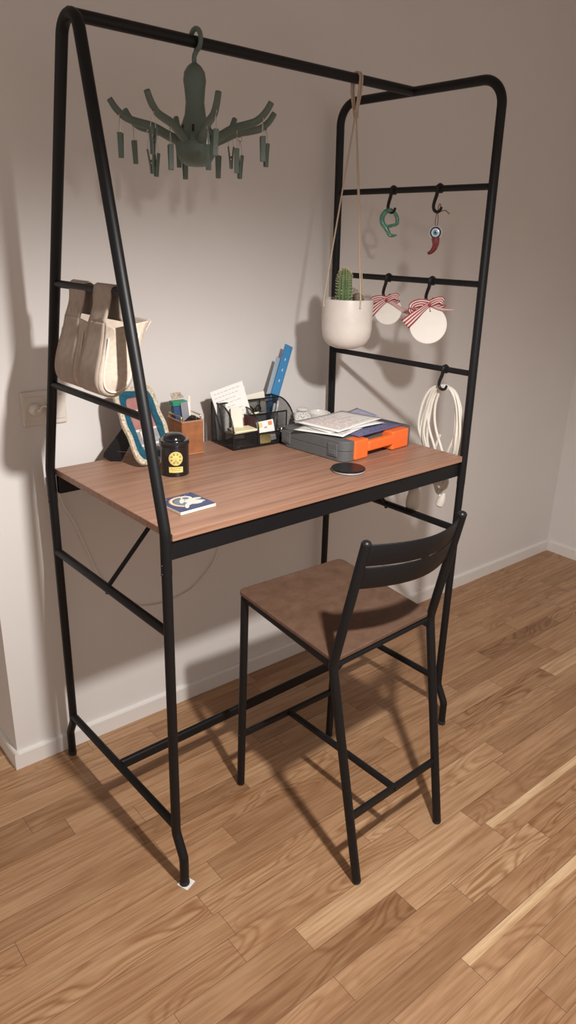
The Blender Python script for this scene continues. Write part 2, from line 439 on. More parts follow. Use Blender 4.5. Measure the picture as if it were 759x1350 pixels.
# top
t = B().prism(rrect(.0135, -.006, L_-.0135, D_+.004, .003, 3), .017, Matrix.Translation((0, 0, ZT-.017)))
t.build('tabletop', 'topwood', desk, smooth=False, bevel=.0012)
B().box((.012, .004, .872), (L_-.012, .022, ZT-.0172)).build('apron', 'black', desk, smooth=False, bevel=.002)
B().box((.012, D_-.022, .872), (L_-.012, D_-.004, ZT-.0172)).build('apron', 'black', desk, smooth=False, bevel=.002)
zb_ = .94; sl = .256/(ZTOP-zb_)
# left A-shaped hoop
B().tube(fillet([(0, 0, .845), (0, 0, zb_), (.004, APY, zb_+APY/sl), (0, D_, zb_), (0, D_, .845)], [0, .10, .039, .10, 0], 12), RU, 16).build('upper_frame', 'black', desk)
# right U-shaped hoop
sx = .0188
B().tube(fillet([(L_, 0, .845), (L_, 0, zb_), (L_-sx, -.006, ZTOP), (L_-sx, D_-.002, ZTOP), (L_, D_, zb_), (L_, D_, .845)], [0, .1, .062, .062, .1, 0], 12), RU, 16).build('upper_frame', 'black', desk)
B().tube([(0, APY, ZTOP), (L_-sx, APY, ZTOP)], RU*.98, 16).build('top_rail', 'black', desk)
def ry(z): return (z-zb_)*sl
for z in (U1, U2): B().tube([(.004*(z-zb_), ry(z), z), (.004*(z-zb_), D_-ry(z), z)], RR, 12).build('rung', 'black', desk)
for z in (R1, R2, R3):
    x = L_-sx*(z-zb_)/(ZTOP-zb_); B().tube([(x, 0, z), (x, D_, z)], RR, 12).build('rung', 'black', desk)
for x in (0, L_):
    for y, s in ((0, -1), (D_, 1)):
        fo = .032 if not (x and s > 0) else .012
        lg = B().tube(fillet([(x, y, .90), (x, y, .142), (x, y+s*fo, .082), (x, y+s*fo, .004)], [0, .035, .035, 0], 8), RL, 16).build('leg', 'black', desk)
        B().lathe([(0, 0), (.0125, 0), (.0130, .002), (.0128, .010), (.0115, .013), (0, .013)], (x, y+s*fo, 0), 20).build('foot_cap', 'rubber', lg)
        # screw heads at the joint
        for dz in (.868, .848):
            d = V((-1 if x == 0 else 1, 0, 0))
            m = frame_mtx(V((x, y, dz))+d*(RU-.001), (0, 1, 0), (0, 0, 1) if d.x > 0 else (0, 0, -1))
            B().lathe([(0, 0), (.0032, 0), (.0028, .0018), (0, .0024)], (0, 0, 0), 10, None).build('screw', 'blackplastic', desk, loc=m.translation, rot=m.to_euler())
    for z in (ZM, ZB): B().tube([(x, 0, z), (x, D_, z)], RL*.93, 14).build('side_rail', 'black', desk)
B().box((.004, D_*.5-.008, ZB-.0145), (L_-.004, D_*.5+.008, ZB+.0145)).build('crossbar', 'black', desk, smooth=False, bevel=.005, bseg=3)
for x, s in ((0, 1), (L_, -1)):
    B().tube([(x+s*.004, APY, ZM+.004), (x+s*.205, APY, ZT-.019)], .0058, 10).build('brace', 'black', desk)
    B().lathe([(0, -.003), (.005, -.003), (.005, .002), (0, .003)], (x, APY, ZM-RL-.001), 10).build('screw', 'black', desk)
tag(B().box((-.016, -.016, 0), (.016, .016, .0012)).build('felt_pad', 'paper', smooth=False, loc=(.004, -.034, 0), rot=(0, 0, .35)),
    'small white square pad on floor under front left desk foot', 'felt pad')

# ------------------------------------------------------------------ the chair (world axes)
ch = thing('chair', 'black metal high chair with brown wooden seat on the parquet floor', 'chair', (.50, -.05, 0), 0)
def cl(p): return V(p)-V((.50, -.05, 0))
FLf, FRf, BLf, BRf = V((.321, .173, 0)), V((.681, .180, 0)), V((.346, -.295, 0)), V((.667, -.287, 0))
sFL, sFR, sBL, sBR = V((.312, .180, .645)), V((.680, .170, .645)), V((.323, -.193, .610)), V((.690, -.172, .610))
tL, tR = V((.352, -.243, .912)), V((.672, -.248, .912))
rc = .0113
# seat board following the four corners
def seat_pt(u, w, dz): return (sFL*(1-u)+sFR*u)*(1-w)+(sBL*(1-u)+sBR*u)*w+V((0, 0, dz))
b = B(); pl = rrect(0, 0, 1, 1, .05, 5)
top = [b.bm.verts.new(cl(seat_pt(u, w, 0))) for u, w in pl]; bot = [b.bm.verts.new(cl(seat_pt(u, w, -.012))) for u, w in pl]
b.face(top); b.face(bot[::-1])
for i in range(len(pl)): j = (i+1) % len(pl); b.face([top[i], bot[i], bot[j], top[j]])
b.build('seat', 'seatwood', ch, smooth=False, bevel=.003, bseg=3)
def st(u, w, dz): return seat_pt(u, w, dz)
fl_t, fr_t = st(.035, .045, -.013), st(.965, .045, -.013)
bl_t, br_t = st(.015, .985, -.016), st(.985, .985, -.016)
for f, tt in ((FLf, fl_t), (FRf, fr_t)):
    lg = B().tube([cl(f+V((0, 0, .004))), cl(tt)], rc, 14).build('leg', 'black', ch)
    B().ball(cl(f+V((0, 0, .007))), rc*1.02, 14, 8, (1, 1, .65)).build('foot_cap', 'rubber', lg)
for f, tt, tp in ((BLf, bl_t, tL), (BRf, br_t, tR)):
    s = -1 if f is BLf else 1
    j = V((tt.x+s*.006, tt.y-.004, tt.z))
    lg = B().tube(fillet([cl(f+V((0, 0, .004))), cl(j), cl(tp)], .06, 8), rc*1.03, 14).build('leg', 'black', ch)
    B().ball(cl(f+V((0, 0, .007))), rc*1.04, 14, 8, (1, 1, .65)).build('foot_cap', 'rubber', lg)
    B().ball(cl(tp), rc*1.08, 14, 8, (1, 1, .8)).build('end_cap', 'blackplastic', lg)
def flatbar(P, Q, w, h, name, parent, up=(0, 0, 1)):
    P, Q = cl(P), cl(Q); d = (Q-P); m = frame_mtx(P, d, V(up).cross(d))
    B().box((0, -w/2, -h/2), (d.length, w/2, h/2), m).build(name, 'black', parent, smooth=False, bevel=min(w, h)*.28)
flatbar(fl_t+V((0, 0, -.008)), bl_t+V((0, 0, -.006)), .010, .022, 'seat_rail', ch)
flatbar(fr_t+V((0, 0, -.008)), br_t+V((0, 0, -.006)), .010, .022, 'seat_rail', ch)
flatbar(fl_t+V((0, 0, -.008)), fr_t+V((0, 0, -.008)), .010, .020, 'seat_rail', ch)
# corner brackets under the back of the seat
for p, s in ((bl_t, 1), (br_t, -1)):
    m = frame_mtx(cl(p+V((0, -.004, 0))), (s, 0, 0), (0, 0, -1))
    B().prism([(0, 0), (.045, 0), (0, .032)], .005*1, m).build('bracket', 'black', ch, smooth=False)
flatbar(bl_t+V((0, -.004, -.004)), br_t+V((0, -.004, -.004)), .010, .012, 'seat_rail', ch)
zf = .178
fa, fb = FLf.lerp(fl_t, zf/.63), FRf.lerp(fr_t, zf/.63)
ba, bb = BLf.lerp(bl_t, .185/.594), BRf.lerp(br_t, .185/.594)
flatbar(fa, fb, .012, .019, 'stretcher', ch); flatbar(ba, bb, .012, .022, 'stretcher', ch)
flatbar(fa.lerp(fb, .5), ba.lerp(bb, .5), .015, .017, 'stretcher', ch)
for p, d in ((fa, (-1, 0, 0)), (ba, (-1, 0, 0)), (bb, (1, 0, 0)), (ba.lerp(bb, .5)+V((0, .003, -.001)), (0, -1, 0))):
    B().ball(cl(p)+V(d)*.0105, .004, 10, 6).build('screw', 'blackplastic', ch)
B().ball(cl(fl_t.lerp(bl_t, .1))+V((-.005, 0, -.009)), .0055, 10, 6, (.5, 1, 1)).build('screw', 'blackplastic', ch)
# backrest: bowed sheet with two long slots
def bk(u, v):          # u 0..1 across, v 0..1 up
    z0, z1 = .797, .909
    dip = .004*math.sin(PI*u)
    z = z0+(z1-z0)*v
    def post(jp, tp): return jp.lerp(tp, (z-jp.z)/(tp.z-jp.z))
    p = post(bl_t, tL).lerp(post(br_t, tR), u)
    return p+V((0, .004-.050*math.sin(PI*u)**.9, 0))
b = B(); nu = 28; us = [i/nu for i in range(nu+1)]; vsl = [0, .485, .52, 1]
vs = [[b.bm.verts.new(cl(bk(u, v))) for v in vsl] for u in us]
for i in range(nu):
    for j in range(3):
        if j == 1 and i not in (0, 13, 14, nu-1): continue
        b.face([vs[i][j], vs[i+1][j], vs[i+1][j+1], vs[i][j+1]])
b.build('backrest', 'black', ch, solid=.004, bevel=.0012)
for u in (.0, 1.):
    for v in (.12, .55):
        p = bk(u, v); B().ball(cl(p)+V((0, -.0095, 0)), .0032, 10, 6).build('screw', 'steel', ch)

def Wd(x, y, z=0):   # point given in desk axes -> world
    return V((x*math.cos(TA)-y*math.sin(TA), x*math.sin(TA)+y*math.cos(TA), z))

# ------------------------------------------------------------------ octopus clothes hanger
oc = Wd(.287, APY, 0); ox, oy = oc.x, oc.y
octo = thing('clip_hanger', 'dark green octopus clip hanger hooked on the top rail', 'clip hanger', (ox, oy, 1.68), 0)
Z = lambda z: z-1.68
B().lathe([(0, Z(1.671)), (.020, Z(1.6728)), (.034, Z(1.681)), (.043, Z(1.696)), (.0455, Z(1.712)), (.0445, Z(1.722)), (.040, Z(1.736)), (.032, Z(1.754)), (.0235, Z(1.775)), (.0205, Z(1.80)), (.0225, Z(1.825)), (.0250, Z(1.842)), (.0225, Z(1.858)), (.015, Z(1.869)), (.007, Z(1.875)), (0, Z(1.876))], seg=36).build('body', 'octo', octo)
B().lathe([(.0450, Z(1.716)), (.0462, Z(1.717)), (.0462, Z(1.7195)), (.0440, Z(1.7205))], seg=36).build('rim', 'octo', octo)
for k in range(8):
    a = math.radians(237-30+22.5+45*k)
    m = frame_mtx((.0378*math.cos(a), .0378*math.sin(a), Z(1.737)), (-math.sin(a), math.cos(a), 0), (-.32*math.cos(a), -.32*math.sin(a), 1))
    B().prism(rrect(-.0026, -.017, .0026, .017, .002, 3), .0014, m).build('slot', 'hole', octo, smooth=False)
zr = ZTOP
hk = [(0, 0, Z(1.872)), (0, 0, Z(1.888)), (.003, -.004, Z(1.897))]
for k in range(13):
    a = -2.0+k/12*4.35                      # loop over the rail, open at the back
    hk.append((.004, -.0205*math.cos(a+.45), Z(zr+.004)+.0205*math.sin(a+.45)))
B().tube(catmull(hk, 4), .0052, 12).build('hook', 'octo', octo)
az0 = 237-30
CLIPS = []
for k in range(8):
    a = math.radians(az0+45*k); c, s = math.cos(a), math.sin(a)
    prof = [(.030, 1.722), (.040, 1.723), (.065, 1.733), (.095, 1.746), (.125, 1.752), (.152, 1.759), (.172, 1.774), (.186, 1.793)]
    P = catmull([(r*c, r*s, Z(z)) for r, z in prof], 5)
    n = len(P); rad = [.0108-.0044*i/n for i in range(n)]
    B().tube(P, rad, 12).build('arm', 'octo', octo)
    for rr_, zz in ((.166, 1.768), (.104, 1.744)):
        CLIPS.append((rr_*c, rr_*s, Z(zz), a, rr_))
def clip_arm(sgn):
    return [(sgn*.0008, 0, -.050), (sgn*.0035, 0, -.049), (sgn*.0046, 0, -.030), (sgn*.0080, 0, 0), (sgn*.0050, 0, 0), (sgn*.0026, 0, -.022), (sgn*.0022, 0, -.028), (sgn*.0008, 0, -.030)]
clip_proto = None
for i, (x, y, z, a, rr_) in enumerate(CLIPS):
    zz = z-.0085
    tw = random.uniform(-1.2, 1.2)+a
    dz = random.choice((0, -.004, .002))
    if clip_proto is None:
        b = B()
        for sg in (-1, 1):
            p = [(q[0], q[2]) for q in clip_arm(sg)]
            b.prism(p, .011, Matrix.Translation((0, .0055, -.030)) @ Matrix.Rotation(PI/2, 4, 'X'))
        b.tube([(-.004, 0, -.054), (.004, 0, -.054)], .0028, 8)
        cp = b.build('clip', 'octo', octo, smooth=False, bevel=.0009)
        w = B().tube(catmull([(-.0065, 0, -.034), (-.005, 0, -.018), (-.0015, 0, -.006), (0, 0, -.003), (.0015, 0, -.006), (.005, 0, -.018), (.0065, 0, -.034)], 3), .0007, 6)
        w.tube([(.0048*math.cos(2*PI*k/12), 0, .003+.0048*math.sin(2*PI*k/12)) for k in range(12)], .0009, 6, closed=True)
        wr = w.build('wire_loop', 'steel', cp); wr['label'] = 'thin steel wire loop'
        clip_proto = (cp, wr); o = cp
    else:
        o = clip_proto[0].copy(); COL.objects.link(o); o.parent = octo
        c2 = clip_proto[1].copy(); COL.objects.link(c2); c2.parent = o
    o.location = (x, y, zz+dz); o.rotation_euler = (random.uniform(-.05, .05), random.uniform(-.05, .05), tw)

# ------------------------------------------------------------------ two canvas pouches on the left ladder
def pouch(yc, label, dx=0, lean=0):
    t = thing('hanging_pouch', label, 'hanging pouch', (0, yc, U1), TA, 'canvas pouches hanging on the left ladder')
    h = .044
    # band: over the rung, down the outer side, round the bottom, up to the mouth
    loop = [(.012, -.060), (.012, -.020), (.0105, .003), (.006, .0095), (0, .0118), (-.006, .0095), (-.0105, .003), (-.016, -.030), (-.028, -.062)]
    bag = [(-.028, -.062), (-.034, -.090), (-.045, -.125), (-.055, -.160), (-.057, -.186), (-.048, -.204), (-.028, -.212), (-.008, -.208), (.014, -.192), (.030, -.160), (.044, -.120), (.060, -.084), (.078, -.060)]
    def width(z): t_ = min(1, max(0, (-z-.045)/.10)); t_ = t_*t_*(3-2*t_); return .0345+.0115*t_-.004*max(0, (-z-.17)/.04)+.004*max(0, 1+z/.03 if z < 0 else 1)
    def strip(P, wf, name, m, par, solid=.0032):
        b = B(); rows = []
        for p in P:
            w = wf(p[2]); rows.append([(p[0], -w+2*w*k/6, p[2]) for k in range(7)])
        b.grid(rows); return b.build(name, m, par, solid=solid)
    strap = strip(catmull([(x, 0, z) for x, z in loop], 4), width, 'strap', 'suede', t)
    for ys in (-.022, .014):
        m = frame_mtx((-.0245, ys, -.050), (0, 1, 0), (.35, 0, -1))
        B().lathe([(.0018, .0012), (.0036, .0012), (.0040, .0022), (.0030, .0034), (.0018, .0030)], seg=14).build('rivet', 'steel', strap, loc=m.translation, rot=m.to_euler())
    P = catmull([(x, 0, z) for x, z in bag], 4)
    half = len(P)
    # taupe outer side, canvas bottom and mouth
    cut = 22
    strip(P[:cut+1], width, 'side_panel', 'suede', t); bagm = strip(P[cut:], width, 'body', 'canvas', t)
    hemP = P[-5:]
    strip([p+V((.0022, 0, -.0012)) for p in hemP], width, 'hem', 'canvas', bagm, .002)
    for sgn in (-1, 1):
        # gusset: a bulging panel closing the end of the bag
        b = B(); outl = [V((p.x, sgn*width(p.z), p.z)) for p in P]
        c = V((-.018, sgn*(h+.006), -.150))
        rows = []
        K = 6
        for k in range(K+1):
            s = k/K; bulge = sgn*.010*math.sin(s*PI/2)
            rows.append([p.lerp(V((c.x+(p.x-c.x)*.0, c.y, c.z+max(-.02, min(.082, (p.z-c.z)*.90)))), s)+V((0, bulge if 0 < k else 0, 0)) for p in outl])
        b.grid(rows); gs = b.build('gusset', 'canvas', t, solid=.002)
        # piping inside the seam
        inner = [p.lerp(V((-.018, p.y, max(-.17, min(-.07, p.z)))), .26) for p in outl[4:-4]]
        inner = [V((p.x, sgn*(h+.0075), p.z)) for p in inner]
        B().tube(inner, .0017, 6).build('piping', 'thread', gs)
    return t
pouch(.325, 'rear canvas pouch on the left ladder, nearer the wall')
pouch(.203, 'front canvas pouch on the left ladder, with its mouth flap showing behind the post')

# ------------------------------------------------------------------ hanging planter with cacti
pc = Wd(.797, APY, 0)
pt = thing('hanging_planter', 'off-white round pot of cacti hanging by twine from the top rail', 'planter', (pc.x, pc.y, 1.233), 0)
B().lathe([(0, 0), (.032, .001), (.049, .007), (.0615, .018), (.069, .034), (.072, .055), (.0725, .135), (.0717, .1375), (.069, .1375), (.068, .135), (.0675, .112)], seg=48).build('pot', 'pot', pt)
B().lathe([(0, .114), (.03, .1155), (.0678, .112)], seg=32).build('soil', 'soil', pt)
# ribbed column cactus
b = B(); ribs = 12; seg = ribs*6; hts = [(.0, .0190), (.016, .0200), (.040, .0206), (.066, .0204), (.084, .0190), (.096, .0155), (.103, .0105), (.107, .005), (.1085, 0)]
rows = []
ccx, ccy = -.014, .003
P = catmull([(r, 0, z) for z, r in hts], 3)
rings = []
for q in P:
    ring = []
    for k in range(seg):
        f = 1+.075*math.cos(ribs*2*PI*k/seg)
        ring.append(V((ccx+q.x*f*math.cos(2*PI*k/seg), ccy+q.x*f*math.sin(2*PI*k/seg), .112+q.z)))
    rings.append(ring+[ring[0]])
b.grid(rings); cac = b.build('column_cactus', 'cactus', pt)
b = B(); rnd = random.Random(3)
for k in range(ribs):
    a = 2*PI*k/ribs
    for i, q in enumerate(P[1:-1]):
        p = V((ccx+q.x*1.075*math.cos(a), ccy+q.x*1.075*math.sin(a), .112+q.z)); up = 1.2 if i > len(P)-8 else .2
        for j in range(3):
            d = V((math.cos(a)+rnd.uniform(-.8, .8), math.sin(a)+rnd.uniform(-.8, .8), up+rnd.uniform(-.5, .7))).normalized()
            b.tube([p, p+d*.0048], [.0005, .00015], 4)
        b.ball(p, .0009, 5, 4)
b.build('spines', 'spine', cac)
sc2 = B().ball((.036, -.002, .136), .0185, 20, 12, (1, 1, .95)).build('ball_cactus', 'cactus2', pt)
b = B()
for k in range(110):
    u = rnd.uniform(-.2, 1); a = rnd.uniform(0, 2*PI); r = math.sqrt(max(0, 1-u*u)); d = V((r*math.cos(a), r*math.sin(a), u))
    p = V((.036, -.002, .136))+d*.018; b.tube([p, p+(d+V((rnd.uniform(-.6, .6), rnd.uniform(-.6, .6), rnd.uniform(-.3, .3)))).normalized()*.006], [.0005, .0002], 4)
b.build('spines', 'spine', sc2)
b = B()
for k in range(9):
    a = 2.2+k*.22; q = V((-.047+.006*math.cos(k*2.4), -.004+.008*math.sin(k*2.4), .112)); b.tube([q, q+V((.003*math.cos(a*5), .003*math.sin(a*5), .016+.003*(k % 3)))], [.0022, .0006], 6)
b.build('small_succulent', 'soil', pt)
# twine: knot below the rail, three strands to the rim, loop over the rail
zl = ZTOP-1.233
knot = (-.012, -.006, zl-.085)
for a in (math.radians(160), math.radians(254), math.radians(12)):
    h = V((.0730*math.cos(a), .0730*math.sin(a), .1215))
    cd = B(); cd.tube([V(knot)+V((.002*math.cos(a), .002*math.sin(a), 0)), V((.0740*math.cos(a), .0740*math.sin(a), .139)), h+V((.0012*math.cos(a), .0012*math.sin(a), -.002))], .0021, 8)
    cd.ball(h+V((.001*math.cos(a), .001*math.sin(a), -.003)), .0032, 8, 6)
    cd.build('twine_strand', 'twine', pt)
for dx in (-.0045, .0035):
    P = [V(knot)+V((dx*.4, 0, 0)), V((dx-.010, -RU-.003, zl-.03))]
    for k in range(9):
        a = PI+k/8*PI; P.append(V((dx-.008, (RU+.0026)*math.cos(a), zl-(RU+.0026)*math.sin(a))))
    P += [V((dx-.010, RU+.001, zl-.03)), V(knot)+V((dx*.4, .004, 0))]
    B().tube(P, .0028, 8).build('twine_loop', 'twine', pt)
b = B()
for k in range(5): b.tube([(knot[0]+.0048*math.cos(2*PI*j/10), knot[1]+.0048*math.sin(2*PI*j/10), knot[2]+.004*k-.004) for j in range(10)], .0024, 6, closed=True)
b.build('twine_knot', 'twine', pt)

# ------------------------------------------------------------------ S-hooks on the right ladder
def rx(z): return L_-sx*(z-zb_)/(ZTOP-zb_)
def hook_mesh():
    b = B(); R = RR+.0026; P = []
    for k in range(12):                     # clasp around the rung
        a = -PI*.30+k/11*PI*1.45; P.append((R*math.cos(a), 0, R*math.sin(a)))
    P = P[::-1] if False else P
    body = catmull([P[-1], (-.009, .002, -.016), (-.006, .010, -.032), (-.004, .014, -.046), (-.003, .010, -.056), (-.002, .000, -.060), (-.001, -.008, -.056), (-.001, -.012, -.047)], 5)
    pth = [V(p) for p in P]+body[1:]
    n = len(pth); rad = [.0038]*len(P)+[.0056-.0020*i/len(body) for i in range(len(body)-1)]
    b.tube(pth, rad, 10)
    b.box((-.0118, -.0075, -.0115), (.0118, .0075, .0115)) if False else None
    # broad saddle on the rung
    b.lathe([(RR+.0003, -.0075), (RR+.0034, -.0065), (RR+.0034, .0065), (RR+.0003, .0075)], seg=20, mtx=Matrix.Rotation(PI/2, 3, 'X'))
    return b
HK = [(R1, .338, 'black hook on top rung of right ladder holding the green ornament'),
      (R1, .168, 'black hook on top rung of right ladder holding the red horn charm'),
      (R2, .338, 'black hook on middle rung holding the smaller white disc'),
      (R2, .170, 'black hook on middle rung holding the larger white disc'),
      (R3, .096, 'black hook on lowest rung of right ladder holding the white cable')]
HP = []
hk0 = None
for z, y, lab in HK:
    if hk0 is None: hk0 = hook_mesh().build('hanging_hook', 'blackplastic'); o = hk0
    else: o = hk0.copy(); COL.objects.link(o)
    p = Wd(rx(z), y, z); o.location = p; o.rotation_euler = (0, 0, TA); tag(o, lab, 'hook', 'hooks on the right ladder'); HP.append(p)
def hl(p, dx, dy, dz): return (p.x+dx*math.cos(TA)-dy*math.sin(TA), p.y+dx*math.sin(TA)+dy*math.cos(TA), p.z+dz)

# green glass ornament: open ring with a flared tail; local x = to the left along the rung(-y world), z up
vx = V((.60, -.80, 0))                     # faces the room
p = HP[0]
og = thing('glass_ornament', 'small green glass ring ornament with curved tail on the top rung', 'ornament', hl(p, -.003, .004, -.064), 0)
def pl3(x, z, d=0): return V((x*.60, -x*.80, z))+V((-.80*d, -.60*d, 0))
P = [pl3(x, z) for x, z in ((.012, .004), (.000, .010), (-.014, .006), (-.023, -.008), (-.022, -.024), (-.012, -.037), (-.004, -.048), (.002, -.058), (.013, -.060), (.024, -.057))]
P = catmull(P, 5); n = len(P)
B().tube(P, [.0055+.0022*math.sin(PI*min(1, i/n*1.35)) if i < n*.75 else .0058*(1-(i/n-.75)*2.6) for i in range(n)], 12).build('ring', 'greenglass', og)
P = catmull([pl3(x, z) for x, z in ((.012, .004), (.019, -.006), (.022, -.018), (.020, -.028), (.010, -.031), (-.002, -.034), (-.010, -.036))], 5)
B().tube(P, [.0056]*(len(P)//2)+[.0046]*(len(P)-len(P)//2), 12).build('ring', 'greenglass', og)

# evil-eye bead with red horn
p = HP[1]
oe = thing('horn_charm', 'blue eye bead charm with red horn hanging from the top rung', 'charm', hl(p, -.002, .000, -.057), 0)
for s in (-1, 1):
    B().tube(catmull([pl3(0, 0), pl3(s*.003, -.016), pl3(s*.0035, -.034), pl3(0, -.046)], 5), .0011, 6).build('cord', 'redcord', oe)
B().tube(catmull([pl3(.002, -.001), pl3(.008, .012), pl3(.004, .018), pl3(.001, .004), pl3(.010, -.001), pl3(.020, .002), pl3(.028, -.003), pl3(.034, -.008)], 4), .0013, 6).build('cord', 'redcord', oe)
nrm = V((-.80, -.60, 0))
def disc(r, d0, h, z, name, m, par, x=.0):
    mm = frame_mtx(pl3(x, z, d0), (.60, -.80, 0), (0, 0, 1))
    b = B(); prof = [(0, 0), (r*.9, 0), (r, h*.3), (r, h*.7), (r*.9, h), (0, h)]
    return b.lathe(prof, (0, 0, 0), 28).build(name, m, par, loc=mm.translation, rot=(mm.to_3x3() @ Matrix.Rotation(PI, 3, 'X')).to_euler() if False else mm.to_euler())
# which way is the room side of the disc?
mm = frame_mtx((0, 0, 0), (.60, -.80, 0), (0, 0, 1)); SG = 1 if (mm.to_3x3() @ V((0, 0, 1))).dot(nrm) > 0 else -1
def eyedisc(r, lvl, z, name, m): return disc(r, 0 if SG > 0 else 0, .0, z, name, m, oe)
def stack_disc(r, d, h, z, name, m, par, x=0):
    ctr = pl3(x, z, d); mm = frame_mtx(ctr, (.60*SG, -.80*SG, 0), (0, 0, 1))
    mm = Matrix.Translation(ctr) @ nrm.to_track_quat('Z', 'Y').to_matrix().to_4x4()
    return B().lathe([(0, 0), (r*.92, 0), (r, h*.35), (r, h*.7), (r*.94, h), (0, h*1.02)], (0, 0, 0), 28).build(name, m, par, loc=mm.translation, rot=mm.to_euler())
eye = stack_disc(.0165, -.004, .008, -.057, 'bead', 'navy', oe)
for r, d, nm, m in ((.0112, .0042, 'bead_white', 'eyewhite'), (.0075, .0048, 'bead_blue', 'eyeblue'), (.0036, .0054, 'pupil', 'navy')):
    q = stack_disc(r, d, .0009, -.057, nm, m, oe)
P = catmull([pl3(x, z) for x, z in ((.001, -.070), (.003, -.084), (.001, -.097), (-.007, -.108), (-.017, -.113))], 5); n = len(P)
B().tube(P, [.0115*(1-.72*(i/n)**1.2) for i in range(n)], 14).build('horn', 'redhorn', oe)
P = [pl3(.0165*math.cos(a), -.057+.0165*math.sin(a)) for a in [2*PI*k/28 for k in range(28)]]
B().tube(P, .0017, 6, closed=True).build('rim', 'eyewhite', oe)

# white clay discs tied with striped ribbon bows
def ribbon(b, pts, w0, w1, side, ncol=7):
    """striped strip along pts; width direction `side` re-orthogonalised"""
    P = catmull(pts, 5); n = len(P); rows = []
    for i, q in enumerate(P):
        d = (P[min(i+1, n-1)]-P[max(i-1, 0)]).normalized(); s = V(side); s = (s-d*s.dot(d)).normalized(); w = w0+(w1-w0)*i/(n-1)
        rows.append([q+s*(w*(j/ncol-.5)) for j in range(ncol+1)])
    b.grid(rows, mats=[j % 2 for j in range(ncol)])
def clay(p, R, label, sc, cx, cz, tails, tilt):
    t = thing('clay_disc', label, 'hanging ornament', hl(p, -.002, 0, -.058), 0, 'white clay discs with striped bows')
    ctr = pl3(cx, cz, 0); q = Matrix.Translation(ctr) @ nrm.to_track_quat('Z', 'Y').to_matrix().to_4x4()
    pr = [(0, -.0028), (R*.96, -.0028), (R, -.0012), (R*1.0, .0012), (R*.965, .0028), (0, .0028)]
    B().lathe(pr, (0, 0, 0), 48).build('disc', 'clay', t, loc=q.translation, rot=q.to_euler())
    hz = cz+R*.80; hx = cx-.0
    B().lathe([(0, 0), (.0022, 0), (.0022, .0006), (0, .0006)], (0, 0, 0), 12).build('hole', 'hole', t, loc=pl3(cx+R*.05, cz+R*.74, .0026), rot=q.to_euler())
    k = V(pl3(0, -.006, .006))
    b = B(); s = sc
    def r(pts, w0, w1, side): ribbon(b, [pl3(x*s, z*s-.006, d*s) for x, z, d in pts], w0*s, w1*s, side)
    for pts, w0, w1 in tails: r(pts, w0, w1, pl3(.55, .83, .1))
    # two bow loops
    r([(0, 0, .006), (-.020, .003, .014), (-.038, -.004, .010), (-.040, -.018, .006), (-.022, -.015, .004), (0, 0, .004)], .020, .020, pl3(.15, .95, .30))
    r([(0, 0, .006), (.015, .009, .016), (.028, .011, .012), (.031, .001, .006), (.017, -.002, .004), (0, 0, .004)], .017, .017, pl3(-.15, .95, .30))
    b.ball(k, .0058*s, 10, 8)
    b.build('bow', ['ribred', 'ribwhite'], t, solid=.0006)
    B().tube([pl3(0, 0, .002), pl3(0, -.010, .003), pl3(cx+R*.05, cz+R*.74, .003)], .0010, 6).build('cord', 'ribred', t)
    return t
clay(HP[2], .043, 'smaller white clay disc with striped bow, half behind the pot', 1.1, .006, -.038,
     [([(0, 0, .007), (-.022, -.016, .010), (-.052, -.046, .008)], .015, .030), ([(0, 0, .007), (.022, -.010, .006), (.050, -.028, .002), (.066, -.030, 0)], .008, .012)], 0)
clay(HP[3], .0545, 'larger white clay disc with red striped bow nearest the front post', 1.2, .001, -.066,
     [([(0, 0, .007), (-.024, -.020, .012), (-.055, -.050, .010)], .015, .029), ([(0, 0, .006), (.030, -.010, .010), (.060, -.010, .012)], .008, .003)], 0)

# ------------------------------------------------------------------ coiled white extension cable
p = HP[4]
ce = thing('extension_cable', 'coiled white extension cable hanging beside the right desk edge', 'cable', hl(p, 0, 0, -.055), TA)
rnd = random.Random(5); P = []
loops = [(.155, .052, .30), (.150, .062, .31), (.170, .045, .34), (.160, .070, .29), (.148, .055, .33), (.165, .066, .315)]
x0_ = .010
for i, (h, wl, dep) in enumerate(loops):
    xo = x0_+.0055*(i % 3); yo = rnd.uniform(-.006, .006)
    for k in range(16):
        a = PI/2-2*PI*k/16
        yy = math.cos(a); zz = math.sin(a)
        w = wl+.012 if yy > 0 else wl+.006
        narrow = 1 if zz > -.2 else 1-.55*((-zz-.2)/.8)
        yy = math.copysign(abs(yy)**(.72 if zz > 0 else 1), yy)
        P.append((xo+.003*math.sin(3*a+i)+(.014 if zz < -.1 else 0)*1, yo+w*yy*narrow, -dep/2+dep/2*zz+.003*(i % 2)))
for pts in (((.014, -.004, .004), (.016, .020, -.010), (.020, .038, -.060), (.022, .034, -.120), (.024, .008, -.180), (.024, -.022, -.235)),
            ((.010, .002, .004), (.012, .034, -.014), (.018, .060, -.070), (.020, .056, -.130), (.024, .030, -.190), (.026, .008, -.245)),
            ((.012, .004, .004), (.014, -.030, -.020), (.018, -.052, -.070), (.022, -.046, -.130), (.026, -.020, -.200), (.028, .014, -.300))):
    B().tube(catmull(pts, 5), .0040, 8).build('cable', 'cable', ce)
cab = B().tube(catmull(P, 4), .0040, 8).build('cable', 'cable', ce)
B().tube(catmull([(.024, .012, -.15), (.026, .030, -.20), (.028, .050, -.235), (.030, .030, -.30), (.028, -.012, -.33), (.030, -.030, -.29), (.030, .004, -.255), (.030, .026, -.285), (.028, -.008, -.345)], 5), .0040, 8).build('cable', 'cable', ce)
B().tube(catmull([(.020, -.060, -.10), (.026, -.078, -.22), (.026, -.090, -.33), (.024, -.092, -.40), (.022, -.078, -.455), (.020, -.052, -.478)], 5), .0040, 8).build('cable', 'cable', ce)
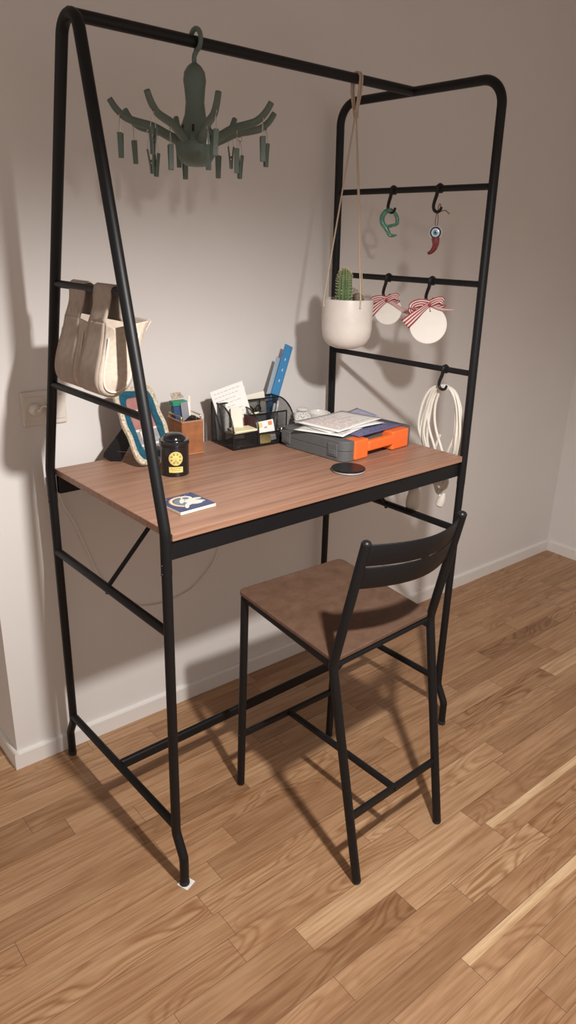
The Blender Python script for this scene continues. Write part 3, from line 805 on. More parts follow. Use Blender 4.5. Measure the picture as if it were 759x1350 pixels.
# socket end and plug end
b = B().lathe([(0, 0), (.012, .001), (.021, .008), (.0235, .022), (.0225, .045), (.019, .066), (.011, .082), (.006, .086), (0, .087)], seg=24)
b.build('socket_end', 'plug', ce, loc=(.030, .100, -.425), rot=(.06, 0, 0))
B().lathe([(0, 0), (.009, .001), (.0135, .006), (.0135, .024), (.009, .036), (.0048, .048), (0, .049)], seg=20).build('plug_end', 'plug', ce, loc=(.030, -.006, -.380), rot=(.25, .1, 0))
B().tube(catmull([(.030, .100, -.340), (.030, .095, -.31), (.028, .070, -.27), (.026, .030, -.20)], 5), .0040, 8).build('cable', 'cable', ce)

# ------------------------------------------------------------------ things on the desk top
TZ = ZT+.0003
# photo frame with mosaic border
def wavy(w, h, off, n=96):
    out = []
    for k in range(n):
        a = 2*PI*k/n
        c, s = math.cos(a), math.sin(a)
        e = 5.0
        r = (abs(c/(w/2-off))**e+abs(s/(h/2-off))**e)**(-1/e)
        r *= 1+.030*math.cos(6*a+.6)*(1 if off < .03 else .3)
        out.append((r*c, r*s))
    return out
ang, yaw = .50, .22
rr_ = V((math.cos(yaw), math.sin(yaw), 0)); bk_ = V((-math.sin(yaw), math.cos(yaw), 0)); upv = V((0, 0, math.cos(ang)))+bk_*math.sin(ang)
fw, fh = .142, .222
base = V((.173, .441, TZ))
m = frame_mtx(base+rr_*(fw/2)+upv*(fh/2+.003), rr_, upv)      # z of this matrix points to the room
zdir = m.to_3x3() @ V((0, 0, 1))
pf = thing('photo_frame', 'photo frame with wavy shell and teal mosaic border leaning on the desk', 'photo frame', base, 0)
def inpf(o): o.parent = pf; o.location = o.location-V(base); return o
def build_m(b, name, mt, par, mtx, **k):
    o = b.build(name, mt, par, **k); loc = mtx.translation-V(base); o.location = loc; o.rotation_euler = mtx.to_euler(); return o
I = Matrix()
b = B(); ringbar(wavy(fw, fh, 0), wavy(fw, fh, .0135), .012, b, I); build_m(b, 'mosaic_border', 'bead', pf, m, bevel=.003, smooth=False)
b = B(); ringbar(wavy(fw, fh, .0133), wavy(fw, fh, .032), .0095, b, I); build_m(b, 'teal_border', 'teal', pf, m, smooth=False)
b = B().prism(wavy(fw-.012, fh-.012, 0), .003, Matrix.Translation((0, 0, -.003))); build_m(b, 'backboard', 'blackplastic', pf, m, smooth=False)
b = B(); w2, h2 = fw/2-.029, fh/2-.029
b.mi = 0; b.box((-w2, -.01, .001), (w2, h2, .003)); b.mi = 1; b.box((-w2, -h2, .001), (w2, -.01, .003))
b.mi = 2; b.box((-w2, -.016, .003), (w2, -.010, .0034)); b.box((-.022, -h2, .003), (-.016, -.010, .0034)); b.box((-w2, -.058, .003), (w2, -.053, .0034))
for (x, y) in ((-.012, .03), (.010, .045), (.022, .02)): b.box((x, y, .003), (x+.010, y+.014, .0034))
build_m(b, 'photo', ['photopink', 'photogrey', 'photowhite'], pf, m, smooth=False)
# easel leg behind
a0 = V((.146, .553, TZ+.0005)); a1 = V((.205, .512, 1.045))
mm = frame_mtx(a0-V(base), a1-a0, V((.80, -.60, 0)))
ll = (a1-a0).length
B().prism([(0, -.022), (.012, -.026), (ll, -.018), (ll, .018), (.012, .026), (0, .022)], .006, mm).build('easel_leg', 'blackplastic', pf, smooth=False, bevel=.001)
B().tube([V((.160, .545, .965))-V(base), V((.215, .49, .965))-V(base)], .0006, 5).build('stay', 'steel', pf)

# tea tin
tn = thing('tea_tin', 'round black tin with yellow label standing in front of the leather box', 'tin', (.238, .360, TZ), 0)
R_ = .0375
B().lathe([(0, 0), (R_-.001, 0), (R_, .001), (R_, .078), (R_-.0015, .079), (0, .079)], seg=48).build('body', 'tin', tn)
B().lathe([(R_-.001, .0795), (R_+.0008, .0790), (R_+.0013, .0800), (R_+.0013, .0915), (R_+.0004, .0935), (R_-.004, .0940), (.0300, .0940), (.0292, .0965), (.0275, .1015), (.023, .1060), (.016, .1092), (.008, .1108), (0, .1112)], seg=48).build('lid', 'tin', tn)
face = math.atan2(-1.60, -.936)+.14      # label turned towards the room
def cyl(u, v, r): a = face+u/r; return V((r*math.cos(a), r*math.sin(a), v))
def patch(poly_fn, name, mt, par, r): 
    b = B(); rows = poly_fn
    b.grid([[cyl(u, v, r) for u, v in row] for row in rows]); return b.build(name, mt, par)
cu, cz_ = -.002, .050
def discrows(R0, R1, n=36, cu=cu, cz=cz_, st=4): return [[(cu+(R0+(R1-R0)*i/st)*math.cos(2*PI*k/n), cz+(R0+(R1-R0)*i/st)*math.sin(2*PI*k/n)) for k in range(n+1)] for i in range(st+1)]
lb = patch(discrows(0.00001, .0185), 'round_label', 'label', tn, R_+.0004); lb['label'] = 'round yellow label with dark ornament'
patch(discrows(.0160, .0166), 'label_ring', 'labelink', lb, R_+.0006)
for k in range(8):
    a = 2*PI*k/8+.39; q = .0118
    patch(discrows(.0011, .0030, 12, cu+q*math.cos(a), cz_+q*math.sin(a), 1), 'label_scroll', 'labelink', lb, R_+.0006)
patch([[(cu-.006, cz_-.0005+.0011*i), (cu-.003, cz_-.0005+.0011*i), (cu, cz_-.0005+.0011*i), (cu+.003, cz_-.0005+.0011*i), (cu+.006, cz_-.0005+.0011*i)] for i in (0, 1)], 'label_line', 'labelink', lb, R_+.0006)
patch(discrows(.0007, .0024, 12, cu, cz_-.006, 1), 'label_scroll', 'labelink', lb, R_+.0006)
patch([[(cu-.0185+.037*j/10, .0125+.0150*i) for j in range(11)] for i in (0, 1)], 'name_label', 'label', tn, R_+.0004)
patch([[(cu-.0150+.030*j/10, .0225+.0014*i) for j in range(11)] for i in (0, 1)], 'label_line', 'labelink', tn, R_+.0006)
patch([[(cu-.0120+.024*j/10, .0175+.0011*i) for j in range(11)] for i in (0, 1)], 'label_line', 'labelink', tn, R_+.0006)

# tile coaster
tl = thing('tile_coaster', 'navy square tile with white figure and rainbow ring near the desk front', 'coaster', (.0853, .079, TZ), .075)
B().box((0, 0, 0), (.100, .098, .0072)).build('tile', 'tileside', tl, smooth=False, bevel=.001)
b = B().box((.0005, .0005, .0072), (.0995, .0975, .0080)); b.build('glaze', 'tilenavy', tl, smooth=False)
ilz = [0]
def inlay(poly, mt, nm, z=.0080):
    ilz[0] += 1; z = .0079+ilz[0]*.00003
    B().prism(poly, .0003, Matrix.Translation((0, 0, z))).build(nm, mt, tl, smooth=False)
def arcband(cx, cy, r0, r1, a0, a1, n=20): return [(cx+r1*math.cos(a0+(a1-a0)*k/n), cy+r1*math.sin(a0+(a1-a0)*k/n)) for k in range(n+1)]+[(cx+r0*math.cos(a1-(a1-a0)*k/n), cy+r0*math.sin(a1-(a1-a0)*k/n)) for k in range(n+1)]
for i, mt in enumerate(('inlayorange', 'inlaywhite', 'inlayyellow')): inlay(arcband(.049, .053, .034-.0028*i, .0368-.0028*i, 1.2, 4.1), mt, 'ring_print')
inlay(circ(.024, 30, .046, .052), 'inlaygrey', 'disc_print')
inlay(circ(.0135, 24, .066, .070, 1.1), 'inlaywhite', 'figure_print', .0083); inlay(circ(.0085, 20, .063, .069, .9), 'inlaygrey', 'figure_print', .0086)
inlay(circ(.0155, 24, .062, .047, .85), 'inlaywhite', 'figure_print', .0083)
for q in ((.050, .035, .020, .008, .5), (.074, .040, .020, .008, -.5), (.045, .058, .016, .007, .9), (.082, .054, .014, .007, -.2), (.034, .022, .012, .006, .9), (.066, .030, .016, .009, -.2)):
    x, y, a, bb_, r = q; inlay([(x+a*math.cos(t_)*math.cos(r)-bb_*.8*math.sin(t_)*math.sin(r), y+a*math.cos(t_)*math.sin(r)+bb_*.8*math.sin(t_)*math.cos(r)) for t_ in [2*PI*k/20 for k in range(20)]], 'inlaywhite', 'figure_print', .0083)
rnd = random.Random(2)
for k in range(7): inlay(circ(.0011, 6, rnd.uniform(.01, .09), rnd.uniform(.08, .093)), 'inlaywhite', 'star_print')
inlay(circ(.003, 10, .020, .088), 'inlayorange', 'star_print')

# leather box
LX, LY, LH = .068, .088, .099
lbx = thing('leather_box', 'tan leather desk box with brass rails standing behind the black tin', 'desk box', (.336, .481, TZ), -.06)
b = B()
for lo, hi in (((0, 0, 0), (LX, .004, LH)), ((0, LY-.004, 0), (LX, LY, LH)), ((0, .004, 0), (.004, LY-.004, LH)), ((LX-.004, .004, 0), (LX, LY-.004, LH)), ((.004, .004, 0), (LX-.004, LY-.004, .004))): b.box(lo, hi)
b.build('body', 'leather', lbx, smooth=False, bevel=.0012)
b = B(); ringbar([(-.001, -.001), (LX+.001, -.001), (LX+.001, LY+.001), (-.001, LY+.001)], [(.005, .005), (LX-.005, .005), (LX-.005, LY-.005), (.005, LY-.005)], .003, b, Matrix.Translation((0, 0, LH-.002)))
b.build('rim', mat('pale_leather_edge', (.42, .22, .12), .6), lbx, smooth=False)
b = B(); ringbar([(-.001, -.001), (LX+.001, -.001), (LX+.001, LY+.001), (-.001, LY+.001)], [(.003, .003), (LX-.003, .003), (LX-.003, LY-.003), (.003, LY-.003)], .003, b, Matrix.Translation((0, 0, .003)))
b.build('welt', mat('pale_leather_seam', (.40, .20, .10), .6), lbx, smooth=False)
for x in (.003, LX-.003):
    y0_, y1_ = (.008, LY-.006) if x < .01 else (.010, LY-.006)
    B().tube(fillet([(x, y0_, LH), (x, y0_, LH+.013), (x, y1_, LH+.013), (x, y1_, LH)], .003, 4), .0024, 8).build('rail', 'brass', lbx)
def bx(name, label, cat, origin, x, y, size, m, group=None, bevel=.0008):
    mm_ = frame_mtx(origin, x, y); o = B().box((0, 0, 0), size).build(name, m, smooth=False, bevel=bevel, loc=mm_.translation, rot=mm_.to_euler())
    return tag(o, label, cat, group)
LB = lambda x, y, z: V((.336, .481, TZ))+V((x*math.cos(-.06)-y*math.sin(-.06), x*math.sin(-.06)+y*math.cos(-.06), z))
cbx = thing('card_box', 'navy box with green cap and patterned lid standing in the leather box', 'small box', LB(.003, .052, .005), -.06)
B().box((0, 0, 0), (.034, .020, .130)).build('box', 'navyb', cbx, smooth=False, bevel=.001)
B().box((-.004, -.003, .130), (.042, .023, .143)).build('cap', 'green', cbx, smooth=False, bevel=.0015)
pm = mat('patterned_card', (.42, .36, .28), .5, var=.75, vscale=140)
B().prism([(-.006, .000), (.034, .004), (.032, .028), (.002, .026)], .0022, Matrix.Translation((0, .0, .150)) @ Matrix.Rotation(.45, 4, 'X')).build('lid', pm, cbx, smooth=False)
bx('paper_card', 'grey white folded card standing in the leather box', 'card', LB(.037, .050, .005), (.98, -.15, .12), (-.12, .0, 1), (.022, .140, .006), 'greycard')
bx('paper_card', 'plain white card leaning in the leather box beside the grey one', 'card', LB(.044, .044, .005), (.98, -.06, .10), (-.08, .02, 1), (.018, .140, .0025), 'paper')
bx('note_strip', 'pale upright paper strip at the right rear of the leather box', 'card', LB(.057, .062, .005), (1, 0, 0), (-.06, .04, 1), (.007, .152, .0015), 'paperw')
g = thing('sunglasses', 'black folded spectacles tucked in the leather box', 'spectacles', LB(.036, .018, .082), -.2)
for k, xx in enumerate((0.0, .017)):
    B().lathe([(0, -.001), (.0125, -.001), (.0135, 0), (.0125, .0012), (0, .0014)], (0, 0, 0), 20).build('lens', 'tin', g, loc=(xx, 0, .012), rot=(1.15, .25, .1))
B().tube(catmull([(-.008, .004, .014), (.004, .012, .024), (.020, .014, .022), (.024, .014, .004)], 5), .0022, 8).build('temple', 'blackplastic', g)

# mesh organiser
OX, OY, OW, OD = .490, .449, .222, .124
og_yaw = -.045
org = thing('desk_organiser', 'black wire mesh desk organiser full of paper against the wall', 'desk organiser', (OX, OY, TZ), og_yaw)
def OG(x, y, z): return V((OX, OY, TZ))+V((x*math.cos(og_yaw)-y*math.sin(og_yaw), x*math.sin(og_yaw)+y*math.cos(og_yaw), z))
def mesh_panel(pts2, plane, off, name='mesh_panel', parent=None):
    """thin perforated sheet; pts2 outline in the panel plane"""
    b = B()
    def to(p): return V((off, p[0], p[1])) if plane == 'x' else (V((p[0], off, p[1])) if plane == 'y' else V((p[0], p[1], off)))
    f = b.face([b.bm.verts.new(to(p)) for p in pts2])
    for l, p in zip(f.loops, pts2): l[b.uv].uv = p
    return b.build(name, 'mesh', parent or org, smooth=False)
def rim(pts, r=.0024, closed=False, name='rim'): B().tube(pts, r, 8, closed=closed).build(name, 'blackplastic', org)
ZR = .125
def sideprof(y0, z0, y1, z1, n=10):      # quarter-round from front low (y0,z0) to rear high (y1,z1)
    return [(y0+(y1-y0)*(1-math.cos(PI/2*k/n)), z0+(z1-z0)*math.sin(PI/2*k/n)) for k in range(n+1)]
def side(x, y0, z0, y1, z1, y2):
    q = sideprof(y0, z0, y1, z1)
    mesh_panel([(y0, .002)]+q+[(y2, z1), (y2, .002)], 'x', x)
    rim([(x, y0, .002)]+[(x, a, b_) for a, b_ in q]+[(x, y2, z1)])
side(0, 0, .048, .075, ZR, OD); side(OW, 0, .048, .085, ZR, OD); side(.088, .0, .050, .062, .108, .085)
mesh_panel([(0, .002), (OW, .002), (OW, ZR), (0, ZR)], 'y', OD)
mesh_panel([(0, .002), (OW, .002), (OW, OD), (0, OD)][:2]+[(OW, OD), (0, OD)], 'z', .003)
mesh_panel([(0, .002), (.088, .002), (.088, .046), (0, .046)], 'y', 0)
mesh_panel([(.088, .002), (OW, .002), (OW, .040), (.088, .040)], 'y', 0)
mesh_panel([(.088, .002), (OW, .002), (OW, .088), (.088, .088)], 'y', .042)
mesh_panel([(.0, .002), (OW, .002), (OW, ZR-.002), (.0, ZR-.002)], 'y', .086)
mesh_panel([(.042, .002), (.086, .002), (.086, .088), (.042, .088)], 'x', .150)
rim([(0, OD, ZR), (OW, OD, ZR)]); rim([(0, OD, .002), (0, OD, ZR)]); rim([(OW, OD, .002), (OW, OD, ZR)])
rim([(0, 0, .0475), (.088, 0, .0475)]); rim([(.088, 0, .040), (OW, 0, .040)]); rim([(.088, .042, .088), (OW, .042, .088)]); rim([(.0, .086, ZR-.001), (OW, .086, ZR-.001)])
rim([(.088, 0, .002), (.088, 0, .052)]); rim([(.150, .042, .040), (.150, .042, .088)], .002); rim([(OW, .042, .040), (OW, .042, .088)], .002); rim([(.150, .086, .09), (.150, .086, ZR)], .002)
rim([(0, 0, .003), (OW, 0, .003), (OW, OD, .003), (0, OD, .003)], .0026, True, 'base_rim')
# papers in it
def lines_card(name, label, cat, origin, x, y, w, h, th, paper='paper', ink='ink', n=10, frac=.8, group=None):
    t = thing(name, label, cat, origin, 0, group)
    mm_ = frame_mtx((0, 0, 0), x, y)
    B().box((0, 0, 0), (w, h, th), mm_).build('sheet', paper, t, smooth=False)
    zz = th if (mm_.to_3x3() @ V((0, 0, 1))).y < .05 else -.0002
    b = B(); rd = random.Random(len(label))
    for i in range(n):
        yy = h-h*(.08+.8*i/n*frac/.8); e = w*(.55+.35*rd.random()); xx = w*.08
        while xx < e:
            l = rd.uniform(.05, .13)*w; b.box((xx, yy, zz), (min(xx+l, e), yy+h*.008, zz+.0002), mm_); xx += l+w*.03
    b.build('writing', ink, t, smooth=False); return t
lines_card('handwritten_note', 'large white handwritten note tilted at back left of the mesh organiser', 'note', OG(.024, .088, .010), (.93, -.30, .30), (-.38, .12, 1), .104, .155, .0012)
bx('envelope', 'plain white envelope upright behind the handwritten note', 'envelope', OG(.006, .100, .008), (1, -.05, .04), (0, .10, 1), (.112, .150, .0012), 'paper')
bx('envelope', 'white envelope lying high across the organiser back', 'envelope', OG(.080, .098, .060), (1, -.02, .10), (0, .1, 1), (.108, .072, .0015), 'paperw')
bx('paper_pad', 'cream paper block leaning in the left organiser bay', 'note pad', OG(.034, .058, .020), (.80, -.60, .08), (-.02, .26, 1), (.034, .092, .012), 'paperw')
bx('note_book', 'dusty red booklet behind the cream pad in the organiser', 'booklet', OG(.048, .066, .014), (1, -.1, 0), (0, .18, 1), (.034, .080, .004), 'redbook')
bx('divider_card', 'burgundy card against the middle wall of the organiser', 'card', OG(.084, .012, .030), (.0, 1, 0), (0, .0, 1), (.060, .058, .002), 'burgundy')
for k, (dx, a, c) in enumerate(((0, .05, 'lower cream sticky note pad lying flat in the front organiser tray'), (.002, -.03, 'upper cream sticky note pad lying on top of the lower one'))):
    bx('sticky_notes', c, 'sticky notes', OG(.006+dx, .003, .044+.0065*k), (math.cos(a-.04), math.sin(a-.04), .0), (-math.sin(a-.04), math.cos(a-.04), .02), (.076, .048, .0055), 'cream', 'sticky note pads in the organiser')
bx('index_card', 'cream and navy card upright in the middle organiser pocket', 'card', OG(.094, .052, .006), (1, 0, 0), (.0, .06, 1), (.034, .086, .002), 'cream')
bx('index_card', 'navy blue card in front of the cream one in the organiser', 'card', OG(.096, .047, .006), (1, 0, 0), (0, .03, 1), (.030, .052, .002), 'navyb')
bx('slim_card', 'grey slim card upright in the right organiser pocket', 'card', OG(.120, .048, .006), (1, 0, 0), (0, .07, 1), (.030, .084, .004), 'greycard')
sc_ = thing('sticker_card', 'white card with orange and yellow print in the front organiser pocket', 'card', OG(.100, .012, .008), og_yaw)
mm_ = frame_mtx((0, 0, 0), (1, 0, .06), (0, .25, 1)); th = -.0002
B().box((0, 0, 0), (.062, .062, .0012), mm_).build('card', 'paper', sc_, smooth=False)
sgn = 1 if (mm_.to_3x3() @ V((0, 0, 1))).y < 0 else -1
zz = .0012 if sgn > 0 else -.0004
for x, y, w, h, mt in ((.006, .044, .014, .014, 'cardyellow'), (.042, .046, .014, .012, 'cardorange'), (.026, .040, .010, .004, 'ink')): B().box((x, y, zz), (x+w, y+h, zz+.0004), mm_).build('print', mt, sc_, smooth=False)
bx('yellow_card', 'yellow brown printed card low in the front organiser pocket', 'card', OG(.098, .006, .006), (1, 0, 0), (0, .08, 1), (.040, .034, .002), 'cardyellow')
# pens, scissors and rulers
def pen(label, a, b_, r, m, m2):
    t = thing('pen', label, 'pen', a, 0, 'pens in the organiser'); d = b_-a
    B().tube([d*0, d*.08, d*.82], [r*.3, r, r], 10).build('barrel', m, t); B().tube([d*.82, d*.97, d], [r*1.1, r*1.1, r*.6], 10).build('cap', m2, t)
pen('dark grey pen leaning in the right organiser pocket', OG(.158, .050, .008), OG(.198, .072, .108), .0042, 'greycard', 'greycard')
pen('clear capped pen leaning beside the dark grey pen', OG(.178, .052, .008), OG(.210, .070, .116), .0036, 'clear', 'clear')
ru = thing('ruler', 'long blue ruler with holes standing out of the organiser', 'ruler', OG(.178, .100, .006), 0)
d = (V((.803, .585, 1.206))-OG(.178, .100, .006)); mr_ = frame_mtx((0, 0, 0), d, V((.8, -.15, -.35)))
LR = d.length
B().prism(rrect(0, -.015, LR, .015, .001, 2), .0028, mr_).build('blade', 'blue', ru, smooth=False)
for k in (.60, .72, .84): 
    for zo in (-.0003, .0028): B().prism([(LR*k-.004, -.0011), (LR*k+.004, -.0011), (LR*k+.004, .0011), (LR*k-.004, .0011)], .0003, mr_ @ Matrix.Translation((0, 0, zo))).build('slot', 'paper', ru, smooth=False)
b = B()
for k in range(int(LR/.005)): b.box((k*.005, .0115 if k % 2 else .0095, -.0003), (k*.005+.0006, .015, 0), mr_); b.box((k*.005, .0115 if k % 2 else .0095, .0028), (k*.005+.0006, .015, .0031), mr_)
b.build('graduation', 'navyb', ru, smooth=False)
r2 = thing('ruler', 'shorter grey blue ruler beside the long blue one', 'ruler', OG(.164, .107, .006), 0)
d2 = (V((.770, .592, 1.168))-OG(.164, .107, .006)); m2_ = frame_mtx((0, 0, 0), d2, V((.8, -.15, -.35)))
B().prism(rrect(0, -.012, d2.length, .012, .001, 2), .002, m2_).build('blade', 'bluegrey', r2, smooth=False)
b = B()
for k in range(int(d2.length/.005)): b.box((k*.005, .008, -.0003), (k*.005+.0006, .012, .0023), m2_)
b.build('graduation', 'ink', r2, smooth=False)
sz = thing('scissors', 'black handled scissors in the middle organiser pocket', 'scissors', OG(.122, .068, .012), og_yaw)
for s in (-1, 1):
    h = B().tube(catmull([(s*.004, 0, .072), (s*.006-.004, 0, .088), (s*.016-.006, .002, .097), (s*.022-.002, .002, .088), (s*.016, .001, .076)], 5, True), .0025, 8, closed=True).build('handle', 'blackplastic', sz)
    B().prism([(s*.001, 0), (s*.006, .02), (s*.005, .072), (s*.000, .074)], .0012, frame_mtx((0, .001*s, 0), (1, 0, 0), (0, 0, 1))).build('blade', 'steel', sz, smooth=False)
# loose clips in the front tray
cp0 = None; rnd = random.Random(9)
for k in range(8):
    if cp0 is None:
        cp0 = B().tube(catmull([(0, 0, 0), (.018, 0, 0), (.021, .0025, 0), (.018, .005, 0), (-.002, .005, 0), (-.005, .002, 0), (-.002, -.001, 0), (.014, -.001, 0)], 3), .0006, 6).build('paper_clip', 'steel'); o = cp0
    else: o = cp0.copy(); COL.objects.link(o)
    o.location = OG(rnd.uniform(.018, .062), rnd.uniform(.010, .030), .0045+.0016*k); o.rotation_euler = (rnd.uniform(-.25, .25), rnd.uniform(-.2, .2), rnd.uniform(0, 6))
    tag(o, 'loose steel paper clip in the front mesh tray of the organiser', 'paper clip', 'paper clips in the organiser tray')
cb = None
for k, (x, y, z, r) in enumerate(((.172, .016, .004, .3), (.190, .022, .004, 1.2), (.180, .014, .018, 2.2), (.196, .014, .022, .8))):
    if cb is None:
        cb = thing('binder_clip', '', 'binder clip', OG(x, y, z), r, 'binder clips in the organiser')
        B().prism([(-.009, 0), (.009, 0), (.002, .014), (-.002, .014)], .018, Matrix.Rotation(PI/2, 4, 'X') @ Matrix.Translation((0, 0, -.009))).build('clamp', 'tin', cb, smooth=False, bevel=.0006)
        for s in (-1, 1): B().tube(catmull([(s*.003, -.006, .013), (s*.008, -.004, .024), (s*.009, 0, .028), (s*.008, .004, .024), (s*.003, .006, .013)], 4), .0007, 6).build('lever', 'steel', cb)
        o = cb
    else:
        o = cb.copy(); COL.objects.link(o); o.location = OG(x, y, z); o.rotation_euler = (.3*k-.4, .2, r)
        for c_ in list(cb.children): q = c_.copy(); COL.objects.link(q); q.parent = o
    o['label'] = 'black binder clip among others in the right front organiser pocket'

# small white desk clock behind the case
ck = thing('desk_clock', 'small white round desk clock between the organiser and the case, by the wall', 'clock', (.846, .560, TZ), -.45); ck.scale = (.86, .86, .74)
B().lathe([(0, 0), (.032, 0), (.034, .003), (.034, .006), (.028, .010), (.026, .014), (.030, .020), (0, .020)], seg=32).build('foot', 'porcelain', ck)
B().lathe([(0, -.016), (.028, -.016), (.032, -.012), (.033, 0), (.0325, .012), (.029, .0155), (.026, .0145)], seg=36, mtx=Matrix.Rotation(PI/2, 3, 'X')).build('case', 'porcelain', ck, loc=(0, 0, .046))
B().lathe([(0, 0), (.0265, 0), (.0265, .001), (0, .001)], seg=32, mtx=Matrix.Rotation(PI/2, 3, 'X')).build('dial', 'clockdial', ck, loc=(0, -.0135, .046))
for k in range(12):
    a = 2*PI*k/12; B().ball((.0205*math.cos(a), -.0148, .046+.0205*math.sin(a)), .0019, 8, 6, (1, .4, 1)).build('hour_mark', 'darkdot', ck)
for a, l in ((1.1, .012), (2.4, .016)): B().tube([(0, -.0152, .046), (l*math.cos(a), -.0152, .046+l*math.sin(a))], .0007, 6).build('hand', 'darkdot', ck)
B().lathe([(0, .074), (.010, .076), (.024, .079), (.025, .084), (.020, .089), (.0, .091)], seg=28).build('top', 'porcelain', ck)
cj = thing('desk_cup', 'low white cup beside the clock behind the paper stack', 'cup', (.925, .565, TZ), 0)
B().lathe([(0, 0), (.026, 0), (.031, .006), (.034, .028), (.035, .040), (.0335, .042), (.032, .038), (.030, .010), (0, .006)], seg=32).build('bowl', 'porcelain', cj)
B().tube(catmull([(.032, 0, .032), (.046, 0, .034), (.050, 0, .024), (.045, 0, .012), (.032, 0, .012)], 5), .0032, 8).build('handle', 'porcelain', cj)

# wireless charger puck
pk = thing('charging_puck', 'flat black round charging pad in front of the grey case', 'charging pad', (.634, .112, TZ), 0)
B().lathe([(0, 0), (.040, 0), (.0445, .0012), (.0455, .003), (.0445, .005), (.042, .0055), (0, .0055)], seg=48).build('base_ring', 'puckring', pk)
B().lathe([(0, .0055), (.0435, .0055), (.0465, .007), (.0465, .0092), (.045, .0102), (.041, .0100), (0, .0096)], seg=48).build('pad', 'blackplastic', pk)

# tool case
CY = .10
CX0, CY0 = .672, .168
case = thing('tool_case', 'grey plastic tool case with orange handle lying flat on the desk', 'tool case', (CX0, CY0, TZ), CY)
CW, CDp, CH = .322, .255, .060
def notch(x0, x1, d):     # rounded outline with a handle recess in the front
    o = rrect(0, 0, CW, CDp, .028, 6); out = []
    o = o[14:]+o[:14]       # start at the front-left arc
    for i, q in enumerate(o):
        out.append(q)
        if i == 6: out += [(x0, 0), (x0, d), (x1, d), (x1, 0)]
    return out
P = notch(.040, .292, .036)
B().prism(P, .0290, Matrix.Translation((0, 0, .0008))).build('lower_shell', 'casegrey', case, smooth=False, bevel=.004, bseg=3)
B().prism(P, .0290, Matrix.Translation((0, 0, .0305))).build('lid', 'casegrey', case, smooth=False, bevel=.005, bseg=3)
B().prism(rrect(.03, .06, CW-.03, CDp-.03, .02, 4), .0018, Matrix.Translation((0, 0, .0585))).build('lid_panel', 'casegrey', case, smooth=False, bevel=.001)
for xa, xb in ((.0395, .100), (.212, .2925)):
    gb = B().prism(rrect(xa, -.005, xb, .040, .007, 4), .0560, Matrix.Translation((0, 0, .002))).build('grip_block', 'orange', case, smooth=False, bevel=.004, bseg=3); gb['label'] = 'bright orange end block'
gh = B().box((.096, -.008, .019), (.216, .014, .050)).build('handle', 'orange', case, smooth=False, bevel=.006, bseg=4); gh['label'] = 'bright orange carrying handle'
for y in (.028, .215):
    lt = B().box((-.0035, y, .012), (.004, y+.036, .050)).build('latch', 'casegrey', case, smooth=False, bevel=.002)
    B().box((-.0055, y+.006, .018), (-.002, y+.030, .032)).build('latch_lip', 'casegrey', lt, smooth=False, bevel=.0012)

# papers piled on the case
def CS(x, y, z=0): return V((CX0+x*math.cos(CY)-y*math.sin(CY), CY0+x*math.sin(CY)+y*math.cos(CY), TZ+z))
def sheet(name, label, cat, cx, cy, rot, w, h, z, m, curl=0, lift=0, ink=None, group=None, seed=0, bend=None):
    t = thing(name, label, cat, CS(cx, cy, z), CY+rot, group); b = B(); n = 10; rd = random.Random(seed); ph = rd.uniform(0, 6)
    def zf(u, v): return .0028*(1+math.sin(4*u+3*v+ph))*.5*curl+lift*max(0, u-.55)**2*4+(bend(u, v) if bend else 0)
    rows = [[((u/n-.5)*w, (v/n-.5)*h, zf(u/n, v/n)) for v in range(n+1)] for u in range(n+1)]
    b.grid(rows); b.build('sheet', m, t, solid=.0005)
    if ink:
        b = B()
        for i in range(18):
            v0 = .08+.84*i/18; u0 = .08; e = .55+.38*rd.random() if i % 4 else .35
            while u0 < e:
                l = rd.uniform(.05, .16); u1 = min(e, u0+l)
                b.grid([[((u-.5)*w, (v0-.5)*h, zf(u, v0)+.0006), ((u-.5)*w, (v0+.012-.5)*h, zf(u, v0+.012)+.0006)] for u in (u0, (u0+u1)/2, u1)]); u0 = u1+.03
        b.build('print', ink, t, smooth=False)
    return t
zt_ = .0612
sheet('leaflet', 'violet printed leaflet lying on the grey case under white papers', 'leaflet', .185, .120, .05, .225, .200, zt_, 'violet', .4, ink='violetl', seed=3)
sheet('paper_sheet', 'lowest white sheet on the case, jutting out at the left edge', 'paper', .112, .140, .28, .225, .160, zt_+.0035, 'paper', .8, ink='ink', group='loose papers on the case', seed=4)
sheet('paper_sheet', 'second white sheet on the case, crooked above the lowest', 'paper', .142, .150, -.12, .225, .165, zt_+.0075, 'paper', .8, ink='ink', group='loose papers on the case', seed=5)
sheet('paper_sheet', 'white sheet with red print lying uppermost on the case', 'paper', .150, .152, .10, .240, .158, zt_+.0115, 'paper', .9, ink='redink', group='loose papers on the case', seed=6)
sheet('leaflet', 'folded pale violet brochure at the right rear of the paper pile', 'leaflet', .245, .180, -.25, .110, .120, zt_+.0055, 'violetl', .6, lift=.012, ink='violet', seed=8)

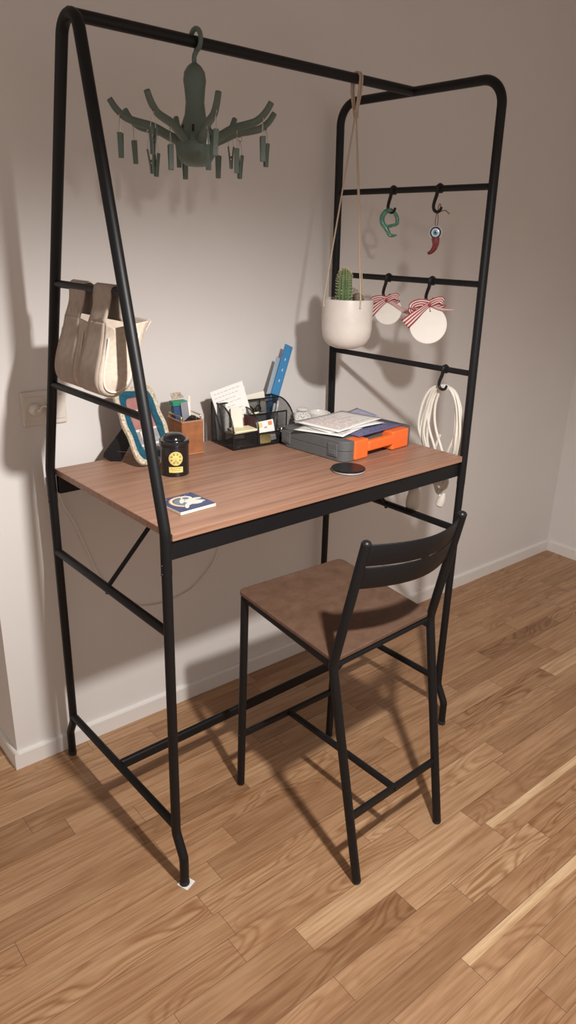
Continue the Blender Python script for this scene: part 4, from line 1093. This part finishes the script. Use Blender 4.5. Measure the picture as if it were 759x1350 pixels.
# ------------------------------------------------------------------ wall outlet with plug and cable
so = thing('wall_outlet', 'white double wall outlet behind the rear left post', 'wall outlet', (-.006, WY, 1.088), 0)
B().box((-.046, -.009, -.046), (.074, 0, .046)).build('plate', 'plug', so, smooth=False, bevel=.003)
for dx in (-.016, .044):
    B().prism(rrect(-.026, -.032, .026, .032, .006), .003, frame_mtx((dx, -.009, 0), (1, 0, 0), (0, 0, 1))).build('insert', 'plug', so, smooth=False, bevel=.001)
B().lathe([(.0195, .0122), (.018, .004), (0, .004)], seg=24, mtx=Matrix.Rotation(PI/2, 3, 'X')).build('socket_well', 'plug', so, loc=(.044, 0, 0))
cw = thing('power_cable', 'thin white power cable plugged in the outlet and hanging along the wall under the desk', 'cable', (-.022, WY-.0122, 1.088), 0)
B().lathe([(0, 0), (.016, 0), (.017, .003), (.015, .018), (.010, .026), (0, .027)], seg=20, mtx=Matrix.Rotation(PI/2, 3, 'X')).build('plug', 'plug', cw)
pts = [(0, -.026, 0), (.004, -.034, .004), (.014, -.024, .010), (.030, -.012, .004), (.040, -.004, -.03), (.040, 0, -.10)]
pts += [(x+.022, .004, z-1.088) for x, z in ((.029, .834), (.064, .746), (.094, .656), (.134, .546), (.200, .452), (.300, .406), (.438, .418), (.532, .489), (.562, .56), (.575, .66), (.580, .80), (.580, .90))]
B().tube(catmull(pts, 6), .0026, 8).build('cord', 'cable', cw)

# ------------------------------------------------------------------ light
def lamp(name, kind, loc, energy, col, **k):
    d = bpy.data.lights.new(name, kind); d.energy = energy; d.color = col
    for a, v_ in k.items(): setattr(d, a, v_)
    o = bpy.data.objects.new(name, d); COL.objects.link(o); o.location = loc; return o
lamp('pendant_lamp', 'SPOT', (.08, -.92, 1.85), 140, (1, .955, .91), spot_size=math.radians(172), spot_blend=.55, shadow_soft_size=.035)
w = bpy.data.worlds.new('room_air'); w.use_nodes = True; SC.world = w
w.node_tree.nodes['Background'].inputs[0].default_value = (1, .885, .81, 1); w.node_tree.nodes['Background'].inputs[1].default_value = .55

# ------------------------------------------------------------------ camera
cd = bpy.data.cameras.new('camera'); co = bpy.data.objects.new('camera', cd); COL.objects.link(co); SC.camera = co
cx, cy, cz, p, y, r, f = -.6981, -1.2431, 1.5200, -.3578, .6919, .0270, 955.35
fw_ = V((math.sin(y)*math.cos(p), math.cos(y)*math.cos(p), math.sin(p))); rt = V((math.cos(y), -math.sin(y), 0)); up = rt.cross(fw_)
rt2 = rt*math.cos(r)+up*math.sin(r); up2 = -rt*math.sin(r)+up*math.cos(r)
co.matrix_world = Matrix(((rt2.x, up2.x, -fw_.x, cx), (rt2.y, up2.y, -fw_.y, cy), (rt2.z, up2.z, -fw_.z, cz), (0, 0, 0, 1)))
cd.sensor_fit = 'VERTICAL'; cd.sensor_height = 24; cd.lens = f/1350*24; cd.clip_start = .02
SC.view_settings.view_transform = 'Standard'; SC.view_settings.look = 'None'; SC.view_settings.gamma = 1; SC.view_settings.exposure = 0
SC.view_settings.use_curve_mapping = False
